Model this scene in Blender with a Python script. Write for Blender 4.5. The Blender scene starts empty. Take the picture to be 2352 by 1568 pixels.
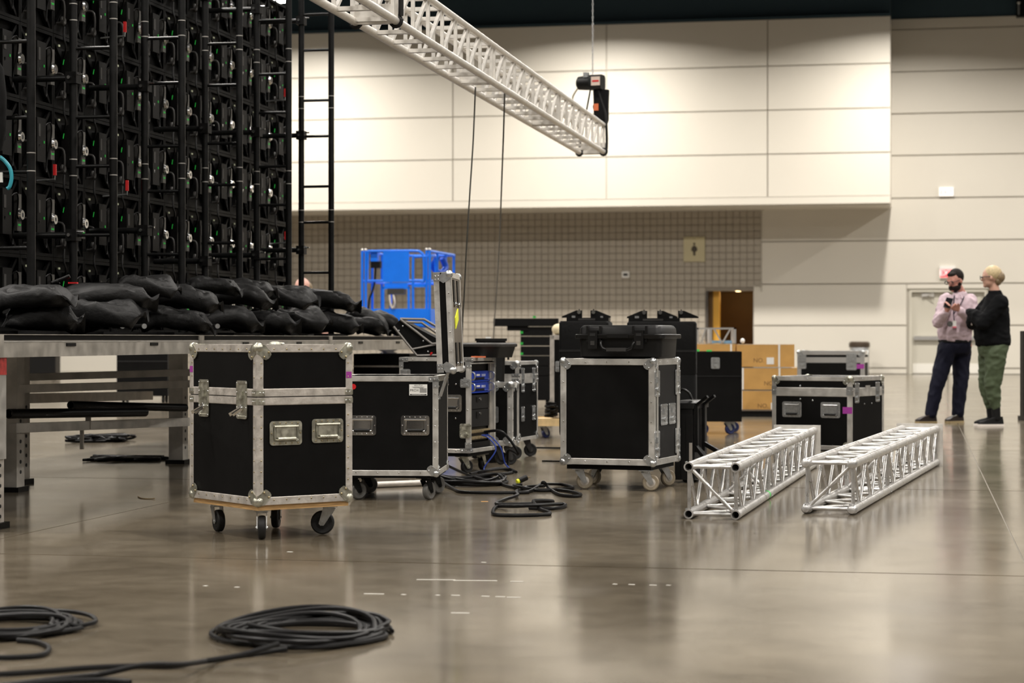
import bpy, math, random
from mathutils import Vector, Matrix, noise
PI = math.pi
sc = bpy.context.scene
col = sc.collection
random.seed(7)

# ---------------------------------------------------------------- camera
F = 4700.0        # focal length in photo pixels (frame taken as 2352 x 1568)
HZ = 778.0        # row of the horizon
CH = 0.93         # camera height, metres
cam_d = bpy.data.cameras.new('camera')
cam = bpy.data.objects.new('camera', cam_d)
col.objects.link(cam)
cam.location = (0, 0, CH)
cam.rotation_euler = (PI / 2, 0, 0)
cam_d.sensor_width = 36.0
cam_d.lens = F / 2352 * 36.0
cam_d.shift_y = (HZ - 784) / 2352
cam_d.clip_end = 300
cam_d.dof.use_dof = True
cam_d.dof.focus_distance = 11.0
cam_d.dof.aperture_fstop = 4.0
sc.camera = cam

# ---------------------------------------------------------------- world, lamps, exposure
sc.view_settings.view_transform = 'Standard'
sc.view_settings.look = 'None'
sc.view_settings.gamma = 1.0
sc.view_settings.use_curve_mapping = False
sc.view_settings.exposure = 0.17
sc.cycles.use_denoising = True
sc.cycles.max_bounces = 7
sc.cycles.sample_clamp_indirect = 6.0
w = bpy.data.worlds.new('hall_air')
sc.world = w
w.use_nodes = True
w.node_tree.nodes['Background'].inputs[0].default_value = (1.0, 0.92, 0.80, 1)
w.node_tree.nodes['Background'].inputs[1].default_value = 0.05

HA = math.radians(11.2)   # the hall is turned this much against the camera
ca, sa = math.cos(HA), math.sin(HA)
def H(c, d, z=0.0):       # hall coordinates (across, along, up) to world
    return Vector((c * ca + d * sa, -c * sa + d * ca, z))
def hall_cd(X, Y):
    return (X * ca - Y * sa, X * sa + Y * ca)
def c_at(px, d):          # hall 'across' coordinate seen at column px on the plane 'along' = d
    t = (px - 1176) / F
    Y = d / (sa * t + ca)
    return Y * (ca * t - sa)
def z_at(px, py, d):
    t = (px - 1176) / F
    Y = d / (sa * t + ca)
    return CH - (py - HZ) * Y / F
def gnd(px, py, z=0.0):   # point at height z seen at a pixel
    Y = (CH - z) * F / (py - HZ)
    return Vector(((px - 1176) / F * Y, Y, z))
def at(px, py, Y):
    return Vector(((px - 1176) / F * Y, Y, CH - (py - HZ) * Y / F))

D_REAR = 55.0             # rear wall, hall coordinates
D_BOX = 53.2              # face of the upper wall box
LAMP_Z = 9.5
lamp_rows = [D_BOX - 3.3 - 7.9 * k for k in range(8)]
lamp_cols = [c_at(636, lamp_rows[0]) + 7.9 * k for k in range(-1, 5)]
for di, d in enumerate(lamp_rows):
    for c in lamp_cols:
        ld = bpy.data.lights.new('high_bay_light', 'AREA')
        ld.shape = 'DISK'; ld.size = 0.5
        ld.energy = 660 if di == 0 else 430
        ld.color = (1.0, 0.95, 0.885)
        ld.spread = math.radians(156)
        lo = bpy.data.objects.new('high_bay_light', ld)
        lo.location = H(c, d, LAMP_Z)
        col.objects.link(lo)

# ---------------------------------------------------------------- mesh helpers
class MB:
    def __init__(s): s.v = []; s.f = []; s.M = Matrix.Identity(4)
    def add(s, vs, fs):
        o = len(s.v); M = s.M
        s.v += [tuple(M @ Vector(p)) for p in vs]
        s.f += [tuple(i + o for i in f) for f in fs]
        return s
    def box(s, a, b):
        x0, y0, z0 = a; x1, y1, z1 = b
        return s.add([(x0,y0,z0),(x1,y0,z0),(x1,y1,z0),(x0,y1,z0),(x0,y0,z1),(x1,y0,z1),(x1,y1,z1),(x0,y1,z1)],
              [(0,3,2,1),(4,5,6,7),(0,1,5,4),(1,2,6,5),(2,3,7,6),(3,0,4,7)])
    def cbox(s, c, sz):
        return s.box([c[i]-sz[i]/2 for i in range(3)], [c[i]+sz[i]/2 for i in range(3)])
    def bar(s, p0, p1, wd, th, up=(0,0,1)):   # rectangular bar between two points
        p0 = Vector(p0); p1 = Vector(p1); d = (p1-p0).normalized(); up = Vector(up)
        if abs(d.dot(up)) > .98: up = Vector((1,0,0))
        a = d.cross(up).normalized(); b = a.cross(d)
        vs = []
        for p in (p0, p1):
            for sx, sy in ((-1,-1),(1,-1),(1,1),(-1,1)): vs.append(p + a*(sx*wd/2) + b*(sy*th/2))
        return s.add(vs, [(0,1,2,3),(7,6,5,4),(0,4,5,1),(1,5,6,2),(2,6,7,3),(3,7,4,0)])
    def cyl(s, p0, p1, r, n=12, r1=None, caps=True):
        return s.tube([p0, p1], r, n, caps=caps, rr=[r, r if r1 is None else r1])
    def tube(s, pts, r, n=8, closed=False, caps=True, rr=None):
        pts = [Vector(p) for p in pts]; m = len(pts); vs = []; prev = None
        for i, p in enumerate(pts):
            if closed: t = pts[(i+1) % m] - pts[i-1]
            else: t = pts[min(i+1, m-1)] - pts[max(i-1, 0)]
            t = t.normalized() if t.length > 1e-9 else Vector((0,0,1))
            if prev is None:
                up = Vector((0,0,1)) if abs(t.z) < .9 else Vector((1,0,0))
                a = t.cross(up).normalized()
            else:
                a = prev - t * prev.dot(t)
                a = a.normalized() if a.length > 1e-6 else t.orthogonal().normalized()
            prev = a; b = t.cross(a); q = rr[i] if rr else r
            for k in range(n):
                g = 2*PI*k/n; vs.append(p + a*(math.cos(g)*q) + b*(math.sin(g)*q))
        fs = []
        for i in range(m if closed else m-1):
            j = (i+1) % m
            for k in range(n):
                l = (k+1) % n; fs.append((i*n+k, i*n+l, j*n+l, j*n+k))
        if caps and not closed:
            fs.append(tuple(range(n-1, -1, -1))); fs.append(tuple((m-1)*n+k for k in range(n)))
        return s.add(vs, fs)
    def pipe(s, p0, p1, r, ri, n=16):         # hollow tube with open ends
        p0 = Vector(p0); p1 = Vector(p1); d = (p1-p0).normalized()
        up = Vector((0,0,1)) if abs(d.z) < .9 else Vector((1,0,0))
        a = d.cross(up).normalized(); b = d.cross(a); vs = []; fs = []
        for p, q in ((p0,r),(p1,r),(p1,ri),(p0,ri)):
            for k in range(n):
                g = 2*PI*k/n; vs.append(p + a*(math.cos(g)*q) + b*(math.sin(g)*q))
        for i in range(4):
            j = (i+1) % 4
            for k in range(n):
                l = (k+1) % n; fs.append((i*n+k, j*n+k, j*n+l, i*n+l))
        return s.add(vs, fs)
    def lathe(s, prof, n=16, axis='z', o=(0,0,0)):   # prof: (radius, height) pairs
        vs = []; fs = []; m = len(prof)
        for r, h in prof:
            for k in range(n):
                g = 2*PI*k/n; x, y = math.cos(g)*r, math.sin(g)*r
                p = {'z': (x,y,h), 'y': (x,-h,y) if 0 else (y,h,x), 'x': (h,x,y)}[axis]
                vs.append((p[0]+o[0], p[1]+o[1], p[2]+o[2]))
        for i in range(m-1):
            for k in range(n):
                l = (k+1) % n; fs.append((i*n+k, i*n+l, (i+1)*n+l, (i+1)*n+k))
        fs.append(tuple(range(n-1,-1,-1))); fs.append(tuple((m-1)*n+k for k in range(n)))
        return s.add(vs, fs)
    def ball(s, c, r, sx=1, sy=1, sz=1, nu=14, nv=9):
        vs = [(c[0], c[1], c[2]-r*sz)]; fs = []
        for i in range(1, nv):
            ph = -PI/2 + PI*i/nv
            for k in range(nu):
                g = 2*PI*k/nu
                vs.append((c[0]+r*sx*math.cos(ph)*math.cos(g), c[1]+r*sy*math.cos(ph)*math.sin(g), c[2]+r*sz*math.sin(ph)))
        vs.append((c[0], c[1], c[2]+r*sz)); e = len(vs)-1
        for k in range(nu):
            l = (k+1) % nu
            fs.append((0, 1+l, 1+k)); fs.append((e, e-nu+k, e-nu+l))
            for i in range(nv-2):
                a = 1+i*nu; fs.append((a+k, a+l, a+nu+l, a+nu+k))
        return s.add(vs, fs)
    def prism(s, poly, z0, z1):               # polygon in xy (counter-clockwise), extruded in z
        n = len(poly)
        vs = [(x,y,z0) for x,y in poly] + [(x,y,z1) for x,y in poly]
        return s.add(vs, [tuple(range(n-1,-1,-1)), tuple(range(n,2*n))] + [(i,(i+1)%n,n+(i+1)%n,n+i) for i in range(n)])
    def loft(s, loops, cap0=True, cap1=True): # closed loops with equal counts
        n = len(loops[0]); vs = [p for L in loops for p in L]; fs = []
        for i in range(len(loops)-1):
            for k in range(n):
                l = (k+1) % n; fs.append((i*n+k, i*n+l, (i+1)*n+l, (i+1)*n+k))
        if cap0: fs.append(tuple(range(n-1,-1,-1)))
        if cap1: fs.append(tuple((len(loops)-1)*n+k for k in range(n)))
        return s.add(vs, fs)
    def mesh(s, name, mat, smooth=False):
        me = bpy.data.meshes.new(name); me.from_pydata(s.v, [], s.f); me.update()
        if mat: me.materials.append(mat)
        if smooth:
            me.polygons.foreach_set('use_smooth', [True]*len(me.polygons))
            try: me.set_sharp_from_angle(angle=math.radians(38))
            except Exception: pass
        return me
    def build(s, name, mat, parent=None, smooth=False):
        o = bpy.data.objects.new(name, s.mesh(name, mat, smooth)); col.objects.link(o)
        if parent: o.parent = parent
        if name in ('rivet_pair','rivet_ring','button_row','lettering','barcode','connector_bank'): o['kind'] = 'stuff'
        return o

def rrect(wd, ht, r, z=0.0, n=4, cx=0, cy=0):
    pts = []
    for (sx, sy, a0) in ((1,-1,-PI/2),(1,1,0),(-1,1,PI/2),(-1,-1,PI)):
        for k in range(n+1):
            g = a0 + PI/2*k/n
            pts.append((cx+sx*(wd/2-r)+math.cos(g)*r, cy+sy*(ht/2-r)+math.sin(g)*r, z))
    return pts
def mesh_obj(name, me, parent=None, M=None):
    o = bpy.data.objects.new(name, me); col.objects.link(o)
    if parent: o.parent = parent
    if M is not None: o.matrix_local = M
    return o
def tag(o, label=None, cat=None, group=None, kind=None):
    if label: o['label'] = label
    if cat: o['category'] = cat
    if group: o['group'] = group
    if kind: o['kind'] = kind
    return o
def thing(name, label, cat, loc=(0,0,0), rz=0.0, group=None):
    o = bpy.data.objects.new(name, None); o.empty_display_size = .1; col.objects.link(o)
    o.location = loc; o.rotation_euler = (0,0,rz)
    return tag(o, label, cat, group)
def dup(root, loc=None, rz=None, label=None, parent=None):
    c = root.copy(); col.objects.link(c)
    if parent is not None: c.parent = parent
    if loc is not None: c.location = loc
    if rz is not None: c.rotation_euler = (0,0,rz)
    if label: c['label'] = label
    for ch in list(root.children): dup(ch, parent=c)
    return c
def text_mesh(txt, size, mat, ext=.0006, align='CENTER'):
    cu = bpy.data.curves.new('lettering', 'FONT'); cu.body = txt; cu.size = size; cu.extrude = ext
    cu.align_x = align; cu.align_y = 'CENTER'
    o = bpy.data.objects.new('lettering', cu); col.objects.link(o)
    dg = bpy.context.evaluated_depsgraph_get()
    me = bpy.data.meshes.new_from_object(o.evaluated_get(dg))
    me.materials.clear(); me.materials.append(mat)
    bpy.data.objects.remove(o)
    return me
def frame(o, u, v):          # 4x4 with axes u (right), v (up), w = u x v (out) at o
    u = Vector(u).normalized(); v = Vector(v).normalized(); n = u.cross(v)
    return Matrix(((u.x,v.x,n.x,o[0]),(u.y,v.y,n.y,o[1]),(u.z,v.z,n.z,o[2]),(0,0,0,1)))
def smooth_path(pts, k=6, closed=False):   # Catmull-Rom
    P = [Vector(p) for p in pts]; n = len(P); out = []
    for i in range(n if closed else n-1):
        if closed: a,b,c,d = P[i-1],P[i],P[(i+1)%n],P[(i+2)%n]
        else: a,b,c,d = P[max(i-1,0)],P[i],P[i+1],P[min(i+2,n-1)]
        for j in range(k):
            t = j/k
            out.append(.5*((2*b)+(c-a)*t+(2*a-5*b+4*c-d)*t*t+(3*b-a-3*c+d)*t**3))
    if not closed: out.append(P[-1])
    return out

# ---------------------------------------------------------------- materials
def mat(name, rgb, rough=.5, metal=0.0, var=.0, scale=8.0, bump=.0, bscale=60.0, stretch=(1,1,1), emis=0.0, spec=None, rvar=.0, coat=0.0):
    m = bpy.data.materials.new(name); m.use_nodes = True
    nt = m.node_tree; b = nt.nodes['Principled BSDF']; L = nt.links
    b.inputs['Base Color'].default_value = (*rgb, 1); b.inputs['Roughness'].default_value = rough
    b.inputs['Metallic'].default_value = metal
    if spec is not None: b.inputs['Specular IOR Level'].default_value = spec
    if coat: b.inputs['Coat Weight'].default_value = coat
    if emis:
        b.inputs['Emission Color'].default_value = (*rgb, 1); b.inputs['Emission Strength'].default_value = emis
    if var or bump or rvar:
        tc = nt.nodes.new('ShaderNodeTexCoord'); mp = nt.nodes.new('ShaderNodeMapping')
        mp.inputs['Scale'].default_value = stretch; L.new(tc.outputs['Object'], mp.inputs['Vector'])
    if var or rvar:
        nz = nt.nodes.new('ShaderNodeTexNoise'); nz.inputs['Scale'].default_value = scale; nz.inputs['Detail'].default_value = 5
        L.new(mp.outputs[0], nz.inputs['Vector'])
    if var:
        rp = nt.nodes.new('ShaderNodeValToRGB')
        rp.color_ramp.elements[0].position = .3; rp.color_ramp.elements[1].position = .7
        rp.color_ramp.elements[0].color = (*[x*(1-var) for x in rgb], 1)
        rp.color_ramp.elements[1].color = (*[min(1, x*(1+var)) for x in rgb], 1)
        L.new(nz.outputs[0], rp.inputs[0]); L.new(rp.outputs[0], b.inputs['Base Color'])
    if rvar:
        mr = nt.nodes.new('ShaderNodeMapRange'); mr.inputs[1].default_value = .3; mr.inputs[2].default_value = .7
        mr.inputs[3].default_value = max(0, rough-rvar); mr.inputs[4].default_value = min(1, rough+rvar)
        L.new(nz.outputs[0], mr.inputs[0]); L.new(mr.outputs[0], b.inputs['Roughness'])
    if bump:
        n2 = nt.nodes.new('ShaderNodeTexNoise'); n2.inputs['Scale'].default_value = bscale; n2.inputs['Detail'].default_value = 3
        L.new(mp.outputs[0], n2.inputs['Vector'])
        bp = nt.nodes.new('ShaderNodeBump'); bp.inputs['Strength'].default_value = bump; bp.inputs['Distance'].default_value = .01
        L.new(n2.outputs[0], bp.inputs['Height']); L.new(bp.outputs[0], b.inputs['Normal'])
    return m

ALU = mat('aluminium_edge', (.66,.64,.60), .42, .75, var=.10, scale=14, rvar=.1, bump=.08, bscale=90)
ALU_OLD = mat('worn_aluminium', (.56,.52,.47), .5, .62, var=.13, scale=22, rvar=.12, bump=.15, bscale=70)
ALU_BR = mat('bright_aluminium', (.80,.79,.77), .30, .85, var=.05, scale=6)
ALU_TR = mat('scuffed_truss_aluminium', (.66,.65,.635), .34, .78, var=.12, scale=16, rvar=.1)
ALU_MUD = mat('dull_stage_aluminium', (.50,.47,.42), .5, .65, var=.22, scale=9, rvar=.1)
ALU_HANG = mat('matt_truss_aluminium', (.74,.71,.66), .42, .6, var=.08, scale=20)
CHROME = mat('chrome', (.80,.80,.80), .16, 1.0)
ZINC = mat('aged_zinc', (.50,.49,.41), .36, .85, var=.25, scale=35, rvar=.12)
STEEL = mat('galvanised_steel', (.55,.56,.56), .34, .9, var=.15, scale=40)
BRASS = mat('worn_rivet', (.36,.30,.18), .4, .85)
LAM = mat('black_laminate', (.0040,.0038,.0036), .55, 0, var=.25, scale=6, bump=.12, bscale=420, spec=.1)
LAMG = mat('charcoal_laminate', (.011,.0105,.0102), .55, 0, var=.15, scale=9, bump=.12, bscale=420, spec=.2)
PLAS = mat('black_hard_plastic', (.006,.0057,.0055), .42, 0, bump=.1, bscale=300, spec=.3)
PLASG = mat('dark_grey_plastic', (.04,.038,.036), .5, 0, bump=.05, bscale=200, spec=.3)
MATTE = mat('matt_black_paint', (.0045,.0043,.0042), .45, 0, var=.3, scale=30, bump=.05, bscale=90, spec=.18)
PIPEB = mat('black_painted_pipe', (.0055,.0055,.0055), .36, 0, var=.4, scale=18, bump=.06, bscale=60, spec=.28)
FAB = mat('black_nylon', (.0075,.0073,.0073), .55, 0, var=.25, scale=25, bump=.3, bscale=45, spec=.3)
CLOTHB = mat('black_cloth', (.004,.004,.004), .85, 0, bump=.3, bscale=30, spec=.2)
RUB = mat('black_rubber', (.010,.0095,.009), .55, 0, var=.3, scale=20, spec=.3)
RUBG = mat('grey_rubber_tyre', (.12,.115,.105), .5, 0, var=.25, scale=25)
RUBT = mat('tan_rubber_tyre', (.26,.215,.15), .5, 0, var=.2, scale=25)
RUBBL = mat('blue_rubber_tyre', (.012,.02,.10), .5, 0)
CAB = mat('black_cable_sheath', (.007,.0066,.0066), .42, 0, var=.2, scale=10, spec=.12)
PLY = mat('plywood', (.50,.30,.12), .6, 0, var=.35, scale=12, stretch=(1,1,14))
PINE = mat('pine_board', (.72,.52,.26), .6, 0, var=.2, scale=10, stretch=(1,8,1))
PURP = mat('purple_tape', (.30,.03,.27), .55)
GREEN = mat('green_tape', (.06,.62,.10), .5)
GREENL = mat('green_status_light', (.02,.34,.045), .4, emis=.18)
YEL = mat('yellow_sticker', (.82,.86,.02), .5)
RED = mat('red_plastic', (.55,.01,.012), .4)
WHITE = mat('white_sticker', (.78,.77,.73), .55)
INK = mat('black_ink', (.012,.012,.012), .6)
BLUEA = mat('blue_anodised_panel', (.008,.045,.42), .4, .1)
BLUEL = mat('blue_lift_paint', (.0,.16,.80), .38, 0, var=.06, scale=6)
GOLD = mat('brass_connector', (.62,.50,.30), .35, .8)
ORANGE = mat('orange_label', (.60,.14,.05), .6)
CARD = mat('brown_cardboard', (.54,.30,.085), .75, 0, var=.10, scale=5, bump=.05, bscale=40)
TAPEC = mat('packing_tape', (.62,.56,.46), .35)
LEDB = mat('video_panel_black', (.0016,.0016,.0016), .5, 0, spec=.10)
LEDG = mat('video_panel_charcoal', (.0055,.0052,.005), .5, 0, spec=.15)
# ---------------------------------------------------------------- the hall
def hall_obj(mb, name, m, parent=None, smooth=False):
    o = mb.build(name, m, parent, smooth)
    if parent is None: o.rotation_euler = (0, 0, -HA)
    return o
def concrete():
    m = bpy.data.materials.new('polished_concrete'); m.use_nodes = True
    nt = m.node_tree; b = nt.nodes['Principled BSDF']; L = nt.links
    tc = nt.nodes.new('ShaderNodeTexCoord')
    def nz(scale, detail, st=(1,1,1), rough=.5):
        mp = nt.nodes.new('ShaderNodeMapping'); mp.inputs['Scale'].default_value = st
        L.new(tc.outputs['Object'], mp.inputs['Vector'])
        n = nt.nodes.new('ShaderNodeTexNoise'); n.inputs['Scale'].default_value = scale
        n.inputs['Detail'].default_value = detail; n.inputs['Roughness'].default_value = rough
        L.new(mp.outputs[0], n.inputs['Vector']); return n
    n1 = nz(.55, 6, (1,1.4,1)); n2 = nz(5.0, 6, (1,1,1), .65)
    rp = nt.nodes.new('ShaderNodeValToRGB'); e = rp.color_ramp.elements
    e[0].position = .30; e[0].color = (.056,.043,.027,1); e[1].position = .70; e[1].color = (.195,.163,.118,1)
    mx = nt.nodes.new('ShaderNodeMix'); mx.data_type = 'FLOAT'; mx.inputs[0].default_value = .45
    L.new(n1.outputs[0], mx.inputs[2]); L.new(n2.outputs[0], mx.inputs[3]); L.new(mx.outputs[0], rp.inputs[0])
    L.new(rp.outputs[0], b.inputs['Base Color'])
    n3 = nz(1.3, 5, (1,1,1)); mr = nt.nodes.new('ShaderNodeMapRange')
    mr.inputs[1].default_value = .3; mr.inputs[2].default_value = .72; mr.inputs[3].default_value = .12; mr.inputs[4].default_value = .17
    L.new(n3.outputs[0], mr.inputs[0]); L.new(mr.outputs[0], b.inputs['Roughness'])
    n4 = nz(7.0, 4); bp = nt.nodes.new('ShaderNodeBump'); bp.inputs['Strength'].default_value = .02; bp.inputs['Distance'].default_value = .002
    L.new(n4.outputs[0], bp.inputs['Height']); L.new(bp.outputs[0], b.inputs['Normal'])
    b.inputs['Specular IOR Level'].default_value = .85
    return m
CONC = concrete()
JOINT = mat('joint_filler', (.17,.15,.115), .7)
WALLM = mat('cream_wall_panel', (.63,.59,.51), .55, 0, var=.02, scale=.5)
WALLJ = mat('wall_joint_shadow_gap', (.46,.425,.36), .8)
TILEM = mat('taupe_wall_tile', (.38,.335,.27), .5, 0, var=.03, scale=.7)
GROUT = mat('tile_grout', (.255,.222,.178), .8)
TEAL = mat('dark_teal_paint', (.020,.046,.064), .7)
BLACKC = mat('black_ceiling_paint', (.006,.007,.008), .8)
DOORM = mat('grey_door_paint', (.52,.49,.41), .5)
WOODO = mat('orange_brown_panelling', (.17,.085,.018), .5, 0, var=.1, scale=2)

# floor: a joint bed with slabs on top of it
fb = MB(); fb.box((-60, -22, -.30), (40, D_REAR+.4, -.004))
floor = hall_obj(fb, 'floor', JOINT); tag(floor, kind='structure')
J0c, J0d = hall_cd(gnd(2352,1289).x, gnd(2352,1289).y)[0], hall_cd(gnd(1176,1297).x, gnd(1176,1297).y)[1]
sp = 4.62
for i in range(-6, 5):
    for k in range(-5, 10):
        c0, d0 = J0c + i*sp, J0d + k*sp
        d1 = min(d0+sp, D_REAR)
        if d1 - d0 < .1: continue
        mb = MB(); mb.box((c0+.004, d0+.010, -.1), (c0+sp-.004, d1-.010, 0))
        mb.build('slab', CONC, floor)

# upper wall box with its panels
ZB0 = z_at(2043, 466, D_BOX); ZB1 = z_at(2043, 36, D_BOX)
cR = c_at(2045, D_BOX)
cols = [cR, c_at(1763, D_BOX), c_at(1393, D_BOX), c_at(1040, D_BOX)]
wc = cols[2]-cols[3]
while cols[-1] > -34: cols.append(cols[-1]-wc)
zj = [ZB1, z_at(1763,152,D_BOX), z_at(1763,253,D_BOX), z_at(1763,354,D_BOX), z_at(1763,453,D_BOX)]
mb = MB(); mb.box((cols[-1], D_BOX+.05, ZB0), (cR-.05, D_REAR, ZB1))
box = hall_obj(mb, 'wall_upper', WALLJ); tag(box, kind='structure')
for i in range(len(cols)-1):
    for k in range(len(zj)-1):
        g = .014
        mb = MB(); mb.box((cols[i+1]+g, D_BOX, zj[k+1]+g), (cols[i]-(g if i else 0), D_BOX+.05, zj[k]-g))
        mb.build('panel', WALLM, box)
mb = MB(); mb.box((cols[-1], D_BOX-.02, ZB0), (cR, D_BOX+.05, zj[-1]-.0)); mb.build('fascia', WALLM, box)
mb = MB(); mb.box((cols[-1], D_BOX+.05, ZB0-.04), (cR-.02, D_REAR, ZB0)); mb.build('soffit', WALLM, box)
mb = MB(); mb.box((cR-.05, D_BOX+.05, ZB0), (cR, D_REAR, ZB1)); mb.build('end_panel', WALLM, box)

# rear wall right of the tiled bay
cT = c_at(1748, D_REAR)                       # right end of the tiles
cD0 = c_at(1622, D_REAR); cD1 = c_at(1730, D_REAR); zD = z_at(1675, 668, D_REAR)   # washroom doorway
cE0 = c_at(2094, D_REAR); cE1 = cE0 + .90*2 + .07; zE = z_at(2094, 671, D_REAR)    # exit doors
zr = [z_at(2100, y, D_REAR) for y in (845,747,651,552,455,357,261,165,68)]
ZTOP = z_at(2060, 44, D_REAR)
mb = MB()
mb.box((cD1, D_REAR, 0), (cE0-.06, D_REAR+.3, ZTOP)); mb.box((cE1+.06, D_REAR, 0), (14, D_REAR+.3, ZTOP))
mb.box((cE0-.06, D_REAR, zE+.06), (cE1+.06, D_REAR+.3, ZTOP))
rear = hall_obj(mb, 'wall_rear', WALLJ); tag(rear, kind='structure')
def rpan(c0, c1, z0, z1, nm='panel'):
    mb = MB(); g = .016; mb.box((c0, D_REAR-.05, z0+g), (c1, D_REAR, z1-g)); mb.build(nm, WALLM, rear)
zz = [0] + zr + [ZTOP]
for k in range(len(zz)-1):
    z0, z1 = zz[k], zz[k+1]
    left = cD1+.02 if z0 < zD-.3 else cT+.03
    if z1 < zE+.1:
        rpan(left, cE0-.14, z0, z1); rpan(cE1+.14, 14, z0, z1)
    elif z0 < zE+.02:
        rpan(left, cE0-.14, z0, z1); rpan(cE1+.14, 14, z0, z1); rpan(cE0-.12, cE1+.12, zE+.08, z1)
    else:
        rpan(left, 3.0, z0, z1); rpan(3.03, 14, z0, z1)
# tiled wall
CL = -21.0
mb = MB(); mb.box((CL, D_REAR-.02, 0), (cD0, D_REAR+.3, ZB0)); mb.box((cD0, D_REAR-.02, zD), (cT, D_REAR+.3, ZB0))
tw = hall_obj(mb, 'wall_tiled', GROUT); tag(tw, kind='structure')
tp = .1862; tg = .007
tile_me = MB().box((tg, -.03, tg), (tp-tg, 0, tp-tg)).mesh('tile', TILEM)
rest = MB(); cand = []
nz_ = int((ZB0)/tp)
for i in range(int((cT-CL)/tp)):
    c = cT - (i+1)*tp
    for k in range(nz_+1):
        z = ZB0 - .04 - (k+1)*tp
        if z < 0: continue
        if c + tp > cD0 and z < zD: continue
        cand.append((c, z))
n_ind = 0
for c, z in cand:
    px = 1176 + F*(H(c, D_REAR).x/H(c, D_REAR).y)
    if n_ind < 295 and z > 1.1:
        o = mesh_obj('tile', tile_me, tw); o.location = (c, D_REAR-.02, z); n_ind += 1
    else: rest.box((c+tg, D_REAR-.05, z+tg), (c+tp-tg, D_REAR-.02, z+tp-tg))
o = rest.build('tile_field', TILEM, tw); tag(o, kind='stuff')
mb = MB(); mb.box((cT-.001, D_REAR-.07, zD-.02), (cT+.03, D_REAR, ZB0-.04)); mb.build('edge_trim', WALLJ, tw)
# cream wall further left, behind the stage
mb = MB(); mb.box((-60, D_REAR, 0), (CL, D_REAR+.3, ZB0)); o = hall_obj(mb, 'wall_far', WALLM); tag(o, kind='structure')
# washroom lobby behind the doorway
lob = MB(); lob.box((cD0-.02, D_REAR+.3, 0), (cD0+.22, D_REAR+.34, zD)); lob.box((cD0-.3, D_REAR+3.0, 0), (cD1+.4, D_REAR+3.1, 2.6))
lob.box((cD1+.3, D_REAR+.3, 0), (cD1+.4, D_REAR+3.0, 2.6)); lob.box((cD0-.3, D_REAR+.3, 0), (cD0-.25, D_REAR+3.0, 2.6))
lobby = hall_obj(lob, 'wall_lobby', WOODO); tag(lobby, kind='structure')
MB().box((cD0-.3, D_REAR+.3, zD+.03), (cD1+.4, D_REAR+3.1, zD+.10)).build('lobby_ceiling', WOODO, lobby)
MB().box((cD0+.16, D_REAR+.28, 0), (cD0+.34, D_REAR+.42, zD)).build('lit_wall_strip', mat('lit_wall_orange', (.80,.42,.05), .5), lobby)  # lamplit strip of lobby wall, its brightness put into the colour
MB().box((cD0, D_REAR-.05, 0), (cD0+.05, D_REAR+.30, zD)).build('door_jamb', mat('dark_grey_jamb', (.06,.052,.045), .5), lobby)
MB().box((cD0-.3, D_REAR+.3, -.1), (cD1+.4, D_REAR+3.1, 0)).build('lobby_floor', CONC, lobby)
dl = thing('downlight', 'small glowing round downlight in the washroom doorway ceiling', 'ceiling light', H((cD0+cD1)/2+.15, D_REAR+.9, zD+.03))
MB().lathe([(.07,-.012),(.07,0),(.09,0),(.09,.02)],16).build('trim_ring', WHITE, dl)
LAMPW = mat('warm_lamp_lens', (1,.78,.42), .4, emis=14)
MB().lathe([(.066,-.02),(.066,-.012)],16).build('lens', LAMPW, dl)
ld = bpy.data.lights.new('lobby_light', 'POINT'); ld.energy = 16; ld.color = (1,.62,.22); ld.shadow_soft_size = .06
lo = bpy.data.objects.new('lobby_light', ld); lo.location = H((cD0+cD1)/2+.15, D_REAR+.9, zD-.1); col.objects.link(lo)

# dark upper wall, ceiling, beams, duct
mb = MB(); mb.box((-60, D_BOX+.25, ZB1), (cR, D_BOX+.5, 14)); mb.box((cR, D_REAR, ZTOP), (14, D_REAR+.3, 14)); mb.box((cR-.1, D_BOX+.4, ZB1), (cR, D_REAR, 14))
o = hall_obj(mb, 'wall_top', TEAL); tag(o, kind='structure')
mb = MB(); mb.box((-60, -22, 13.0), (40, D_REAR+.3, 13.2)); ce = hall_obj(mb, 'ceiling', BLACKC); tag(ce, kind='structure')
for k in range(7):
    d = D_BOX - 3.0 - k*7.9
    m2 = MB(); m2.box((-60, d-.1, 11.9), (40, d+.1, 12.05)); m2.box((-60, d-.1, 12.75), (40, d+.1, 12.9))
    for q in range(-30, 20): m2.bar((q*2, d, 12.0), (q*2+1, d, 12.8), .08, .08); m2.bar((q*2+1, d, 12.8), (q*2+2, d, 12.0), .08, .08)
    m2.build('beam', BLACKC, ce)
mb = MB(); mb.tube([H(c_at(960, 44), 44, 10.4), H(c_at(1250, 30), 30, 10.2)], .55, 20); o = mb.build('air_duct', BLACKC); tag(o, 'large dark round air duct hanging under the ceiling', 'duct')
mb = MB()
mb.box((-60, D_BOX-.02, ZB1+.0), (cR, D_BOX+.24, ZB1+.06)); o = hall_obj(mb, 'trim_1', TEAL); tag(o, kind='structure')

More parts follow.
